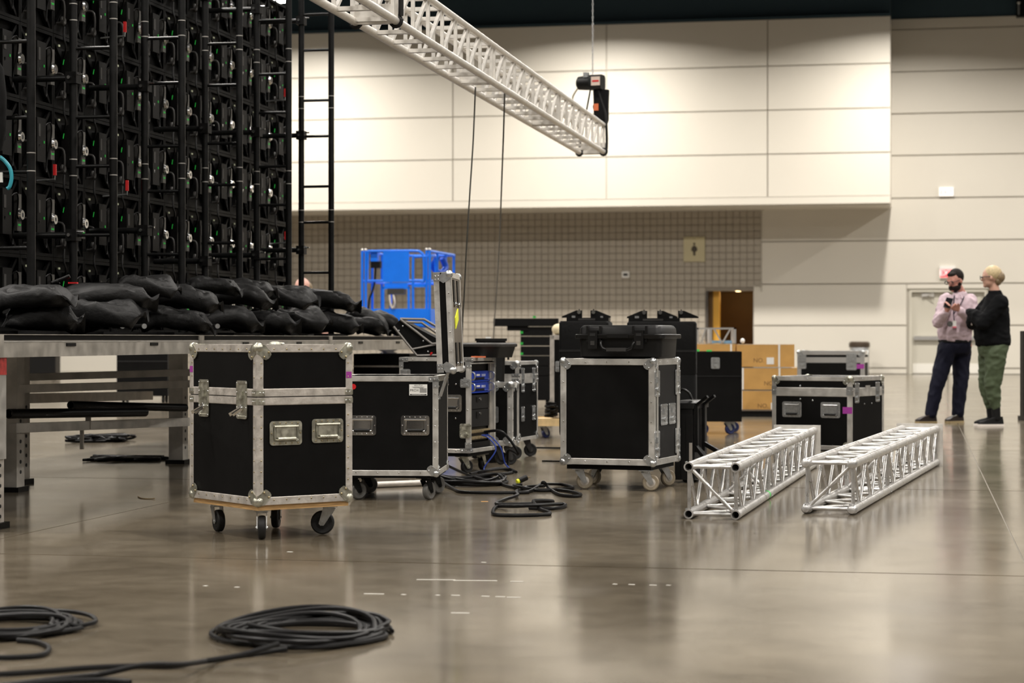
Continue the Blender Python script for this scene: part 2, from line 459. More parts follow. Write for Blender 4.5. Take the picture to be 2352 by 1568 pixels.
# the one lamp that shows, above the video wall
LENS = mat('lamp_lens', (1,.96,.88), .4, emis=26)
lp = H(lamp_cols[1], lamp_rows[0], LAMP_Z)
hb = thing('high_bay_lamp', 'bright round high bay lamp above the end of the video wall', 'lamp', lp)
MB().lathe([(.28,.03),(.28,.10),(.12,.32),(.10,.5)],24).build('housing', PLASG, hb, True)
MB().lathe([(.25,.012),(.27,.03)],24).build('lens', LENS, hb)
MB().cyl((0,0,.5),(0,0,3.4),.012,6).build('stem', MATTE, hb)
hb2 = {}
for ci in (2, 3):
    q = dup(hb, H(lamp_cols[ci], lamp_rows[0], LAMP_Z), label=('high bay lamp over the middle of the cream upper wall' if ci == 2 else 'high bay lamp over the right end of the cream upper wall'))

# exit doors
dr = thing('door_1', 'pale grey double exit doors with panic bars and steel kick plates', 'door', H((cE0+cE1)/2, D_REAR, 0), -HA); tag(dr, kind='structure')
fm = MB(); wE = (cE1-cE0)/2
fm.box((-wE-.06,-.07,0),(-wE,.15,zE+.06)); fm.box((wE,-.07,0),(wE+.06,.15,zE+.06)); fm.box((-wE,-.07,zE),(wE,.15,zE+.06)); fm.build('door_frame', DOORM, dr)
for s in (-1, 1):
    lf = MB(); lf.box((min(s*.02,s*wE), .02, .01), (max(s*.02,s*wE), .065, zE-.005)); lf = lf.build('door_leaf', DOORM, dr)
    x0, x1 = sorted((s*.09, s*(wE-.05)))
    MB().box((x0,-.06,.90),(x1,-.02,1.0)).box((x0,-.03,.91),(x0+.04,.02,.99)).box((x1-.04,-.03,.91),(x1,.02,.99)).build('panic_bar', ALU_BR, lf)
    MB().box((x0-.02,.012,.03),(x1+.02,.02,.28)).build('kick_plate', mat('steel_kick_plate', (.93,.90,.82), .35, .3), lf)
    cx = s*wE*.55; MB().box((cx-.16,-.04,zE-.12),(cx+.16,.02,zE-.04)).bar((cx,-.05,zE-.10),(cx-s*.12,-.16,zE-.03),.03,.02).build('door_closer', ALU, lf)
# exit signs
def exit_sign(px0, px1, py0, py1, label, inv):
    c0, c1 = c_at(px0, D_REAR), c_at(px1, D_REAR); z1, z0 = z_at(px0, py0, D_REAR), z_at(px0, py1, D_REAR)
    o = thing('exit_sign', label, 'sign', H((c0+c1)/2, D_REAR-.05, z0), -HA)
    wd, ht = c1-c0, z1-z0
    MB().box((-wd/2,-.06,0),(wd/2,0,ht)).build('housing', WHITE, o)
    sg = mat('lit_sign_face', (.95,.10,.11) if inv else (.98,.90,.88), .4, emis=.7 if inv else .35)
    MB().box((-wd/2+.02,-.066,.02),(wd/2-.02,-.06,ht*(.72 if inv else .92))).build('lit_face', sg, o)
    tm = text_mesh('EXIT', ht*.62, mat('exit_letter', (.98,.62,.60) if inv else (.85,.12,.14), .4, emis=.9))
    mesh_obj('lettering', tm, o, frame((0,-.068,ht*.42),(1,0,0),(0,0,1)))
exit_sign(2156, 2191, 430, 452, 'exit sign high on the cream wall above the double doors', False)
exit_sign(2158, 2194, 611, 639, 'red exit sign on the wall just above the double doors', True)
# washroom sign
c0, c1 = c_at(1571, D_REAR), c_at(1620, D_REAR); z0, z1 = z_at(1595,601,D_REAR), z_at(1595,544,D_REAR)
ws = thing('washroom_sign', 'square cream washroom sign with dark figure on the tiled wall', 'sign', H((c0+c1)/2, D_REAR-.06, z0), -HA)
MB().box((-(c1-c0)/2,-.03,0),((c1-c0)/2,0,z1-z0)).build('plate', mat('cream_sign', (.50,.44,.27), .5), ws)
fg = MB(); fg.M = frame((0,-.031,(z1-z0)*.5),(1,0,0),(0,0,1))
fg.prism([(.03*math.cos(g)*1.0, .145+.03*math.sin(g)) for g in [2*PI*k/14 for k in range(14)]], 0, .004)
fg.prism([(-.02,.10),(-.075,.04),(-.085,-.03),(-.03,-.08),(-.03,-.17),(.03,-.17),(.03,-.08),(.085,-.03),(.075,.04),(.02,.10)], 0, .004)
fg.build('figure', mat('dark_figure', (.05,.038,.022), .6), ws)
c0 = c_at(1438, D_REAR)
cbm = thing('wall_call_box', 'small white box mounted on the tiled wall', 'box', H(c0, D_REAR-.05, z_at(1438,638,D_REAR)), -HA)
MB().box((-.10,-.06,0),(.10,0,.17)).build('body', WHITE, cbm); MB().box((-.06,-.068,.05),(.06,-.06,.12)).build('grille', PLASG, cbm)
# light bracket at the top right of the rear wall
tb = thing('wall_fixture', 'dark fixture with a metal spigot at the top of the rear wall', 'fixture', H(c_at(2343, D_REAR), D_REAR-.05, z_at(2343,42,D_REAR)), -HA)
MB().box((-.10,-.25,.0),(.25,0,.55)).build('body', MATTE, tb); MB().cyl((-.05,-.3,.04),(-.05,-.3,.34),.025,10).ball((-.05,-.3,.36),.05).build('spigot', STEEL, tb)
# litter bin at the far wall
bp_ = H(c_at(1974, D_REAR-.6), D_REAR-.6, 0)
tr = thing('litter_bin', 'round steel litter bin with dark rim against the far wall', 'bin', bp_)
MB().lathe([(.24,.02),(.255,.04),(.255,.68),(.25,.70)],24).build('body', STEEL, tr, True)
MB().lathe([(.245,.70),(.275,.72),(.275,.82),(.23,.86),(.12,.86)],24).build('rim', mat('bronze_rim', (.10,.075,.055), .4, .6), tr, True)
MB().lathe([(.25,0),(.25,.02)],20).build('foot', MATTE, tr)
# black stand that just reaches into the frame on the right
st = gnd(2356, 966)
o = thing('black_stand', 'tall narrow black stand beside the two people', 'stand', st)
MB().box((-.03,-.03,.05),(.14,.14,1.02)).build('post', MATTE, o); MB().box((-.03,-.1,0),(.25,.25,.05)).build('foot', MATTE, o)
# ---------------------------------------------------------------- flight cases
def yawvec(y): return Vector((math.cos(y), math.sin(y))), Vector((-math.sin(y), math.cos(y)))
def fit_case(pxc, pyb, z0, yaw, pxl, pxr, pyt, side):
    """corner edge seen at column pxc with its foot (height z0) on row pyb; pxl / pxr: outer columns of the two faces."""
    p = gnd(pxc, pyb, z0); ex, ey = yawvec(yaw)
    def run(dirv, px):
        t = (px-1176)/F
        return (t*p.y - p.x) / (dirv.x - t*dirv.y)
    if side == 'right':      # corner is front right: front runs left (-ex), side runs back (ey)
        W = run(-ex, pxl); D = run(ey, pxr); o = Vector((p.x, p.y)) - ex*W
    else:                    # corner is front left: front runs right (ex), side runs back (ey)
        W = run(ex, pxr); D = run(ey, pxl); o = Vector((p.x, p.y))
    z1 = CH - (pyt-HZ)*p.y/F
    return (o.x, o.y, 0), W, D, z1

class Case:
    """local frame: front face y = 0 from x = 0 to W, depth D towards +y."""
    def __init__(s, name, label, cat, loc, yaw, W, D, z0, z1, group=None):
        s.r = thing(name, label, cat, loc, yaw, group); s.W, s.D, s.z0, s.z1 = W, D, z0, z1
    def face(s, f, u=0, v=0, w=0):
        W, D, z = s.W, s.D, s.z0
        M = {'front': frame((0,0,z),(1,0,0),(0,0,1)), 'left': frame((0,D,z),(0,-1,0),(0,0,1)),
             'right': frame((W,0,z),(0,1,0),(0,0,1)), 'back': frame((W,D,z),(-1,0,0),(0,0,1)),
             'top': frame((0,0,s.z1),(1,0,0),(0,1,0))}[f]
        return M @ Matrix.Translation((u, v, w))
    def fw(s, f): return s.W if f in ('front','back','top') else s.D
    def panels(s, z0=None, z1=None, m=LAM, faces=('front','left','right','back','top','bottom'), th=.009):
        z0 = s.z0 if z0 is None else z0; z1 = s.z1 if z1 is None else z1; W, D = s.W, s.D
        P = {'front': ((.002,.002,z0),(W-.002,th,z1)), 'back': ((.002,D-th,z0),(W-.002,D-.002,z1)),
             'left': ((.002,th,z0),(th,D-th,z1)), 'right': ((W-th,th,z0),(W-.002,D-th,z1)),
             'top': ((th,th,z1-th),(W-th,D-th,z1-.002)), 'bottom': ((th,th,z0+.002),(W-th,D-th,z0+th))}
        for f in faces: MB().box(*P[f]).build('panel', m, s.r)
    def edges(s, z0=None, z1=None, e=.03, m=ALU, o=.0018, lo=True, hi=True, vert=True, bandlo=None, bandhi=None):
        z0 = s.z0 if z0 is None else z0; z1 = s.z1 if z1 is None else z1; W, D = s.W, s.D
        def L(p, a, b, ln, dirv):       # L profile: inward axes a, b from the edge line p along dirv
            a, b, d = Vector(a), Vector(b), Vector(dirv)
            prof = [(-o,-o),(e*.93,-o),(e,-o*.2),(e,.0006),(.001,.001),(.0006,e),(-o*.2,e),(-o,e*.93)]
            loops = [[Vector(p)+a*x+b*y+d*q for x, y in prof] for q in (0, ln)]
            if a.cross(b).dot(d) < 0: loops.reverse()
            MB().loft(loops).build('edge_extrusion', m, s.r)
        if vert:
            for x, y, ax, ay in ((0,0,1,1),(W,0,-1,1),(W,D,-1,-1),(0,D,1,-1)):
                L((x,y,z0), (ax,0,0), (0,ay,0), z1-z0, (0,0,1))
        for on, z, az, band in ((lo,z0,1,bandlo),(hi,z1,-1,bandhi)):
            if not on: continue
            for p, a, ln, d in (((0,0,z),(0,1,0),W,(1,0,0)), ((0,D,z),(0,-1,0),W,(1,0,0)), ((0,0,z),(1,0,0),D,(0,1,0)), ((W,0,z),(-1,0,0),D,(0,1,0))):
                L(p, a, (0,0,az), ln, d)
    def band(s, z0, z1, m=ALU, o=.0022):       # flat band round the body
        W, D = s.W, s.D
        for a, b in (((-o,-o,z0),(W+o,.001,z1)), ((-o,D-.001,z0),(W+o,D+o,z1)), ((-o,0,z0),(.001,D,z1)), ((W-.001,0,z0),(W+o,D,z1))):
            MB().box(a, b).build('band_extrusion', m, s.r)
    def balls(s, k=1.0, m=STEEL, rv=CHROME, top=True, bot=True, z0=None, z1=None):
        z0 = s.z0 if z0 is None else z0; z1 = s.z1 if z1 is None else z1
        poly = [(0,0),(.040,0),(.052,.012),(.070,.030),(.074,.044),(.068,.056),(.058,.064),(.046,.070),(.034,.066),(.018,.050),(0,.040)]
        for x, sx in ((0,1),(s.W,-1)):
            for y, sy in ((0,1),(s.D,-1)):
                for z, sz, on in ((z0,1,bot),(z1,-1,top)):
                    if not on: continue
                    mb = MB(); r = .026*k; q = .014*k
                    mb.ball((x+sx*q, y+sy*q, z+sz*q), r, nu=16, nv=10)
                    for a, b, c in (((sx,0,0),(0,0,sz),(0,sy,0)), ((0,sy,0),(0,0,sz),(sx,0,0)), ((sx,0,0),(0,sy,0),(0,0,sz))):
                        a, b, c = Vector(a), Vector(b), Vector(c)
                        out = -c
                        pl = [Vector((x,y,z))+a*(u*k)+b*(v*k) for u, v in poly]
                        if a.cross(b).dot(out) < 0: pl.reverse()
                        n = len(pl); mb.add([p+out*.001 for p in pl]+[p+out*.0045 for p in pl],
                            [tuple(range(n-1,-1,-1)), tuple(range(n,2*n))]+[(i,(i+1)%n,n+(i+1)%n,n+i) for i in range(n)])
                    o = mb.build('corner_ball', m, s.r, True)
                    rb = MB()
                    for a, b, c in (((sx,0,0),(0,0,sz),(0,sy,0)), ((0,sy,0),(0,0,sz),(sx,0,0))):
                        a, b, c = Vector(a), Vector(b), Vector(c)
                        for u, v in ((.060,.034),(.036,.056)): rb.ball(Vector((x,y,z))+a*(u*k)+b*(v*k)-c*.005, .0055, nu=8, nv=5)
                    rb.build('rivet_pair', rv, o, True)
    def brackets(s, z, ht=.032, ln=.05, m=STEEL, rv=CHROME, which=((0,0),(1,0),(1,1),(0,1)), vert=0):
        for ix, iy in which:
            x, y = ix*s.W, iy*s.D; sx, sy = (1,-1)[ix], (1,-1)[iy]
            mb = MB()
            mb.box(*_mm((x-sx*.0035, y-sy*.0040, z-ht/2), (x+sx*ln, y-sy*.0015, z+ht/2)))
            mb.box(*_mm((x-sx*.0040, y-sy*.0035, z-ht/2), (x-sx*.0015, y+sy*ln, z+ht/2)))
            if vert:
                mb.box(*_mm((x-sx*.0035, y-sy*.0040, z), (x+sx*ht, y-sy*.0015, z+vert)))
                mb.box(*_mm((x-sx*.0040, y-sy*.0035, z), (x-sx*.0015, y+sy*ht, z+vert)))
            o = mb.build('corner_bracket', m, s.r)
            rb = MB()
            for q in (.35,.8):
                rb.ball((x+sx*ln*q, y-sy*.004, z), .0052, nu=8, nv=5); rb.ball((x-sx*.004, y+sy*ln*q, z), .0052, nu=8, nv=5)
            if vert: rb.ball((x+sx*ht*.5, y-sy*.004, z+vert*.8), .0052, nu=8, nv=5); rb.ball((x-sx*.004, y+sy*ht*.5, z+vert*.8), .0052, nu=8, nv=5)
            rb.build('rivet_pair', rv, o, True)
    def rivets(s, f, v, us, m=BRASS, r=.0042):
        mb = MB(); mb.M = s.face(f)
        for u in us: mb.ball((u, v, .002), r, sz=.6, nu=8, nv=5)
        return mb
    def rivet_rows(s, rows, m=BRASS, r=.0042):
        mb = MB()
        for f, pts in rows:
            mb.M = s.face(f)
            for u, v in pts: mb.ball((u, v, .002), r, sz=.6, nu=8, nv=5)
        o = mb.build('rivets', m, s.r, True); tag(o, kind='stuff')
    def handle(s, f, u, v, wd=.15, ht=.115, m=ZINC, grip=ZINC, rv=BRASS, pad=None):
        M = s.face(f, u, v)
        mb = MB(); mb.M = M
        L = [rrect(wd,ht,.016,.0015), rrect(wd,ht,.016,.0045), rrect(wd-.034,ht-.036,.010,.005), rrect(wd-.040,ht-.042,.009,.0022)]
        mb.loft(L)
        o = mb.build('handle', m, s.r, True)
        g = MB(); g.M = M; w2 = wd-.052; h2 = ht-.050
        g.tube(smooth_path([(-w2/2,h2/2,.006),(-w2/2,-h2/2+.012,.008),(-w2/2+.012,-h2/2,.009),(w2/2-.012,-h2/2,.009),(w2/2,-h2/2+.012,.008),(w2/2,h2/2,.006)],3), .0036, 8)
        g.cyl((-w2/2-.004,h2/2,.007),(w2/2+.004,h2/2,.007),.0055,8)
        g.box((-w2/2+.006,-h2/2+.01,.0035),(w2/2-.006,h2/2-.006,.0075)); g.build('grip_plate', m, o, True)
        b = MB(); b.M = M; b.tube([(-w2/2+.012,-h2/2+.004,.012),(w2/2-.012,-h2/2+.004,.012)], .0085, 10); b.build('grip', pad or grip, o, True)
        rb = MB(); rb.M = M
        for k in range(5): rb.ball((-wd/2+.022+k*(wd-.044)/4, ht/2-.010, .005), .004, nu=8, nv=4); rb.ball((-wd/2+.022+k*(wd-.044)/4, -ht/2+.010, .005), .004, nu=8, nv=4)
        for sgn in (-1,1): rb.ball((sgn*(wd/2-.009),0,.005), .004, nu=8, nv=4)
        rb.build('rivet_ring', rv, o, True)
    def latch(s, f, u, v, wd=.05, ht=.17, m=ZINC, open_=False, rv=STEEL):
        M = s.face(f, u, v)
        mb = MB(); mb.M = M
        mb.loft([rrect(wd,ht,.013,.0012), rrect(wd,ht,.013,.0050), rrect(wd-.020,ht-.026,.006,.0055), rrect(wd-.024,ht-.030,.005,.0025)])
        mb.box((-wd/2,-.0025,.0051),(wd/2,.0025,.0058))
        o = mb.build('latch', m, s.r, True)
        k = MB(); k.M = M
        k.box((-.011,.012,.003),(.011,.040,.010)); k.box((-.014,.006,.003),(.014,.012,.013))
        k.build('keeper', m, o)
        k = MB(); k.M = M; zc = -ht*.22
        k.cyl((0,zc,.003),(0,zc,.014),.013,12); k.tube([(.0145*math.cos(g), zc+.0145*math.sin(g), .012) for g in [2*PI*q/14 for q in range(14)]], .0026, 6, closed=True)
        if open_:
            k.bar((.004,zc-.002,.013),(-.016,zc-.030,.060),.016,.003,(1,0,0)); k.bar((.012,zc-.004,.012),(.000,zc-.032,.050),.012,.003,(1,0,0))
            k.tube([(.004,zc-.02,.015),(.012,zc-.028,.03),(.006,zc-.036,.035)], .0025, 6)
        else:
            k.box((-.016,zc-.007,.012),(.016,zc+.007,.016))
        k.build('lever', CHROME if open_ else m, o, True)
        rb = MB(); rb.M = M
        for sx in (-1,1):
            for sy in (-.44,-.2,.2,.44): rb.ball((sx*(wd/2-.006), sy*ht, .0052), .0032, nu=7, nv=4)
        rb.build('rivet_ring', rv, o, True)
    def caster(s, x, y, yaw, r=.05, top=None, tyre=RUB, fork=STEEL, wd=.032, trail=.028, hub=None):
        top = s.z0 if top is None else top
        R = Matrix.Translation((x, y, 0)) @ Matrix.Rotation(yaw, 4, 'Z')
        mb = MB(); mb.M = R
        mb.box((-.045,-.04,top-.005),(.045,.04,top)); mb.cyl((0,0,top-.016),(0,0,top-.005),.028,14)
        for sy in (-1,1):
            yy = sy*(wd/2+.004)
            pl = [(-.030,top-.016),(.026,top-.016),(trail+.016,r-.004),(trail+.008,r-.014),(trail-.008,r-.014),(trail-.018,r)]
            pl = pl[::-1]
            mb2 = [(a, yy-.0015, b) for a, b in pl] + [(a, yy+.0015, b) for a, b in pl]; n = len(pl)
            mb.add(mb2, [tuple(range(n)), tuple(range(2*n-1,n-1,-1))]+[(i,n+i,n+(i+1)%n,(i+1)%n) for i in range(n)])
        mb.box((-.030,-wd/2-.004,top-.018),(.026,wd/2+.004,top-.014))
        mb.cyl((trail,-wd/2-.010,r),(trail,wd/2+.010,r),.006,8)
        o = mb.build('caster', fork, s.r)
        wl = MB(); wl.M = R @ Matrix.Translation((trail,0,r))
        h = wd/2
        wl.lathe([(r*.55,-h*.8),(r*.86,-h),(r*.97,-h*.7),(r,0),(r*.97,h*.7),(r*.86,h),(r*.55,h*.8)], 24, 'y')
        t = wl.build('tyre', tyre, o, True)
        hb_ = MB(); hb_.M = wl.M; hb_.lathe([(r*.18,-h*1.05),(r*.25,-h*1.0),(r*.54,-h*.82),(r*.54,h*.82),(r*.25,h*1.0),(r*.18,h*1.05)], 20, 'y')
        hb_.build('hub', hub or tyre, o, True)
    def tape(s, f, u, v, wd, ht, m=PURP):
        mb = MB(); mb.M = s.face(f); mb.box((u-wd/2,v-ht/2,.002),(u+wd/2,v+ht/2,.0032)); return mb.build('tape', m, s.r)
def _mm(a, b): return [min(p,q) for p,q in zip(a,b)], [max(p,q) for p,q in zip(a,b)]
def lin(a, b, n): return [a+(b-a)*i/(n-1) for i in range(n)]

# ---- tall worn case on a plywood dolly (the largest thing in focus)
YW = math.radians(36.8)
loc, W, D, z1 = fit_case(590, 1160, .165, YW, 437, 808, 792, 'left')
k = Case('flight_case', 'tall black flight case with open butterfly latches on a wheeled plywood base', 'flight case', loc, YW, W, D, .165, z1)
zs = .165 + (1160-912)/ (1160-792) * (z1-.165)
k.panels(); k.edges(z1=zs-.004, e=.034, m=ALU_OLD); k.edges(z0=zs+.004, e=.034, m=ALU_OLD)
k.band(zs-.034, zs-.004, m=ALU_OLD); k.band(zs+.004, zs+.034, m=ALU_OLD)
k.balls(1.0, ZINC, BRASS); k.brackets(zs+.018, .026, .040, ZINC, CHROME); k.brackets(zs-.022, .026, .040, ZINC, CHROME)
Hh = z1-.165; vs = zs-.165
rows = []
for f in ('front','left','right','back'):
    w_ = k.fw(f); pts = []
    for u in lin(.09, w_-.09, 7 if f in ('left','right') else 6): pts += [(u,.020),(u,Hh-.020)]
    for v in lin(.10, vs-.09, 7): pts += [(.022,v),(w_-.022,v)]
    for v in (vs+.09, vs+.155): pts += [(.022,v),(w_-.022,v)]
    rows.append((f, pts))
k.rivet_rows(rows)
k.handle('front', .295*W, Hh*.445, .172, .112, ZINC); k.handle('front', .735*W, Hh*.452, .172, .112, ZINC)
k.latch('left', D*.22, vs-.015, .098, .178, ZINC, True); k.latch('left', D*.79, vs-.015, .098, .178, ZINC, True)
k.tape('front', W-.018, Hh*.807, .030, .030); k.tape('left', .016, Hh*.84, .030, .030)
MB().box((.012,.012,.138),(W-.012,D-.012,.165)).build('base_board', PLY, k.r)
for x, y, a, r in ((.075,.085,-2.1,.056),(W-.075,.085,2.45,.057),(.085,D-.11,-1.75,.054),(W-.09,D-.10,-2.25,.054)):
    k.caster(x, y, a, r, .138, RUB, STEEL, .036, .030)
MB().lathe([(.012,0),(.030,.002),(.026,.012),(.01,.016)],14,'z',(W*.55,D*.5,z1)).build('stacking_cup', ZINC, k.r, True)
rootA = k.r

# ---- case with its lid standing open
YW = math.radians(-3.5)
loc, W, D, z1 = fit_case(1005.4, 1092, .145, YW, 778, 1028, 864, 'right')
k = Case('utility_case', 'low black utility case with lid standing open and a white barcode sticker', 'flight case', loc, YW, W, D, .145, z1)
Hh = z1-.145
k.panels(faces=('front','left','right','back','bottom')); k.edges(e=.030, m=ALU); k.balls(.85, STEEL, CHROME, top=False)
k.brackets(z1-.018, .030, .052, STEEL, CHROME, vert=-.05)
k.rivet_rows([(f, [(u,.016) for u in lin(.1,k.fw(f)-.1,4)]+[(w_,v) for v in lin(.1,Hh-.1,5) for w_ in (.016,k.fw(f)-.016)]) for f in ('front','right')], CHROME, .0045)
k.handle('front', W-.13, Hh*.505, .165, .115, CHROME, PLAS, CHROME, PLAS); k.handle('front', .135, Hh*.505, .165, .115, CHROME, PLAS, CHROME, PLAS)
for x, y, a in ((.075,.07,.7),(W-.075,.07,1.1),(.075,D-.07,.5),(W-.075,D-.07,.9)): k.caster(x, y, a, .052, .130, RUBG, MATTE, .034, .032)
MB().box((.01,.01,.130),(W-.01,D-.01,.145)).build('base_board', LAM, k.r)
# barcode sticker
M = k.face('front', W-.112, Hh-.078, .0025)
o = MB(); o.M = M; o.box((-.052,-.032,0),(.052,.032,.0006)); stk = o.build('sticker', WHITE, k.r)
o = MB(); o.M = M; o.box((-.048,-.030,.0006),(.048,-.0235,.0009))
for q in range(16):
    x = .008+q*.0026; o.box((x,-.016,.0006),(x+(.0016 if q%3 else .0009),.010,.0009))
for q in range(3): o.box((-.036+q*.004,.0165-q*.003,.0006),(.036-q*.004,.0175-q*.003,.0009))
o.build('barcode', INK, stk)
mesh_obj('lettering', text_mesh('XS-UTL4', .0125, INK, .0002), stk, M @ Matrix.Translation((0,.025,.0008)))
mesh_obj('lettering', text_mesh('PROX', .020, INK, .0002), stk, M @ Matrix.Translation((-.022,-.003,.0008)))
mesh_obj('lettering', text_mesh('WWW.PROXDIRECT.COM', .0062, WHITE, .0002), stk, M @ Matrix.Translation((0,-.0268,.001)))
# red round sticker at the left end of the front
o = MB(); o.M = k.face('front', .085, Hh-.06, .0025); o.lathe([(.016,0),(.016,.0006)],18); o.build('round_sticker', RED, k.r)
# open lid
TL = math.radians(-2.4); LT = .098; LH = .575
lid = bpy.data.objects.new('lid', None); col.objects.link(lid); lid.parent = k.r
lid.location = (W, 0, z1+.02); lid.rotation_euler = (0, TL, 0)
lc = Case.__new__(Case); lc.r = lid; lc.W, lc.D, lc.z0, lc.z1 = LT, D, 0, LH
def lidbox(nm, a, b, m): return MB().box(a, b).build(nm, m, lid)
lidbox('panel', (.002,.002,.002), (LT-.004,.010,LH-.002), LAM); lidbox('panel', (.002,D-.01,.002), (LT-.004,D-.002,LH-.002), LAM)
lidbox('panel', (.002,.01,.002), (LT-.004,D-.01,.010), LAM); lidbox('panel', (.002,.01,LH-.01), (LT-.004,D-.01,LH-.002), LAM)
BRUSH = mat('brushed_brown_steel', (.20,.17,.135), .38, .7, var=.12, scale=5, stretch=(1,1,.1))
lidbox('top_panel', (LT-.010,.004,.004), (LT-.002,D-.004,LH-.004), BRUSH)
for y0, y1 in ((-.002,.001),(D-.001,D+.002)):
    lidbox('edge_extrusion', (-.002,y0,0), (.030,y1,LH), ALU); lidbox('edge_extrusion', (LT-.032,y0,0), (LT+.002,y1,LH), ALU)
lidbox('edge_extrusion', (LT-.001,-.002,0), (LT+.002,.034,LH), ALU); lidbox('edge_extrusion', (LT-.001,D-.034,0), (LT+.002,D+.002,LH), ALU)
lidbox('edge_extrusion', (LT-.001,.03,LH-.03), (LT+.002,D-.03,LH), ALU); lidbox('edge_extrusion', (LT-.001,.03,0), (LT+.002,D-.03,.03), ALU)
lidbox('edge_extrusion', (-.002,0,LH-.001), (LT,D,LH+.002), ALU)
for zc in (0, LH):
    s_ = 1 if zc == 0 else -1
    for y in (0, D):
        mb = MB(); sy = 1 if y == 0 else -1
        mb.ball((LT-.012, y+sy*.012, zc+s_*.012), .024, nu=14, nv=9)
        mb.add(*(lambda q: ([q(u,v,e_) for e_ in (.001,.005) for u,v in ((0,.0),(.05,.0),(.066,.022),(.062,.05),(.045,.062),(.02,.05),(0,.036))], [tuple(range(7)), tuple(range(13,6,-1))]+[(i,7+i,7+(i+1)%7,(i+1)%7) for i in range(7)]))(lambda u,v,e_: (LT-u, y-sy*e_, zc+s_*v)))
        mb.build('corner_ball', STEEL, lid, True)
    mb = MB(); mb.box((-.003,-.005,min(zc,zc+s_*.05)),(.036,-.002,max(zc,zc+s_*.05))); mb.build('corner_bracket', STEEL, lid)
rb = MB()
for v in lin(.12, LH-.12, 4): rb.ball((LT-.016,-.002,v), .0048, nu=8, nv=5)
for v in (.02,.04,LH-.02,LH-.04):
    for u in (.008,.026): rb.ball((u,-.005,v), .0048, nu=8, nv=5)
o = rb.build('rivets', CHROME, lid, True); tag(o, kind='stuff')
for y in (D*.28, D*.68):
    for z0_, z1_ in ((LH-.17,LH-.04),(.05,.17)):
        o = MB().box((LT-.002,y-.045,z0_),(LT+.0035,y+.045,z1_)).build('latch_slot', MATTE, lid)
    MB().ball((LT+.006,y,LH-.185), .017, sx=.7, nu=10, nv=6).build('latch_knob', CHROME, lid, True); MB().ball((LT+.004,y,.045),.014,sx=.7,nu=10,nv=6).build('latch_knob', CHROME, lid, True)
MB().add([(LT+.003,D*.30,LH-.26),(LT+.003,D*.30+.19,LH-.205),(LT+.003,D*.30+.19,LH-.27),(LT+.003,D*.30,LH-.325)]+[(LT-.003,D*.30,LH-.26),(LT-.003,D*.30+.19,LH-.205),(LT-.003,D*.30+.19,LH-.27),(LT-.003,D*.30,LH-.325)], [(0,3,2,1),(4,5,6,7),(0,1,5,4),(1,2,6,5),(2,3,7,6),(3,0,4,7)]).build('yellow_sticker', YEL, lid)
for q in (0,.05,.09,.14):
    st_ = MB(); st_.tube([(W+.05,.03+q,z1+.02),(W+.004,.03+q,z1-.12)], .004, 6); st_.build('lid_stay', STEEL, k.r)
k.rivet_rows([('right', [(.04,Hh-.13),(.11,Hh-.13)])], STEEL, .007)

# ---- amplifier rack
YW = math.radians(-20)
loc, W, D, z1 = fit_case(1078, 1040, .145, YW, 918, 1137.5, 821, 'right')
k = Case('equipment_rack', 'open black equipment rack with two blue modules and a row of brass connectors', 'equipment rack', loc, YW, W, D, .145, z1)
Hh = z1-.145
k.panels(faces=('front','left','back','top','bottom')); k.edges(e=.026, m=ALU); k.balls(.8, STEEL, CHROME, top=False, bot=False)
k.brackets(z1-.016, .030, .065, STEEL, CHROME, vert=-.055); k.brackets(.145+.016, .030, .065, STEEL, CHROME, vert=.055)
k.handle('front', W-.13, Hh*.52, .15, .118, CHROME, PLAS, CHROME, PLAS)
k.latch('front', W-.028, Hh*.73, .075, .060, STEEL); k.latch('front', W-.028, Hh*.23, .085, .10, ZINC); k.latch('front', .045, Hh*.80, .075, .10, STEEL)
k.rivet_rows([('front', [(u,Hh-.014) for u in lin(.1,W-.1,4)]+[(u,.014) for u in lin(.1,W-.1,4)]+[(W-.10,Hh*.72),(W-.10,Hh*.36),(W-.014,Hh*.45)])], CHROME, .006)
MB().box((.02,.02,.118),(W-.02,D-.02,.145)).build('base_board', LAM, k.r)
for x, y, a in ((W-.07,.07,1.0),(W-.07,D-.10,1.5),(.075,.07,1.2),(.075,D-.08,1.2)): k.caster(x, y, a, .046, .118, RUB, ZINC, .034, .028)
RM = k.face('right')
def rk(nm, u0, u1, v0, v1, w0, w1, m, par=None):
    mb = MB(); mb.M = RM; mb.box((u0,v0,w0),(u1,v1,w1)); return mb.build(nm, m, par or k.r)
rk('door_rim', 0, D, Hh-.045, Hh-.036, -.03, .004, ALU); rk('door_rim', .024, .032, .03, Hh-.04, -.03, .004, ALU); rk('door_rim', D-.032, D-.024, .03, Hh-.04, -.03, .004, ALU)
rk('rack_rail', .034, .05, .03, Hh-.045, -.035, -.02, MATTE); rk('rack_rail', D-.05, D-.034, .03, Hh-.045, -.035, -.02, ALU_MUD)
rk('blank_panel', .05, D-.05, Hh*.86, Hh*.93, -.05, -.045, MATTE); rk('lower_sill', .03, D-.03, .0, Hh*.10, -.05, -.02, MATTE)
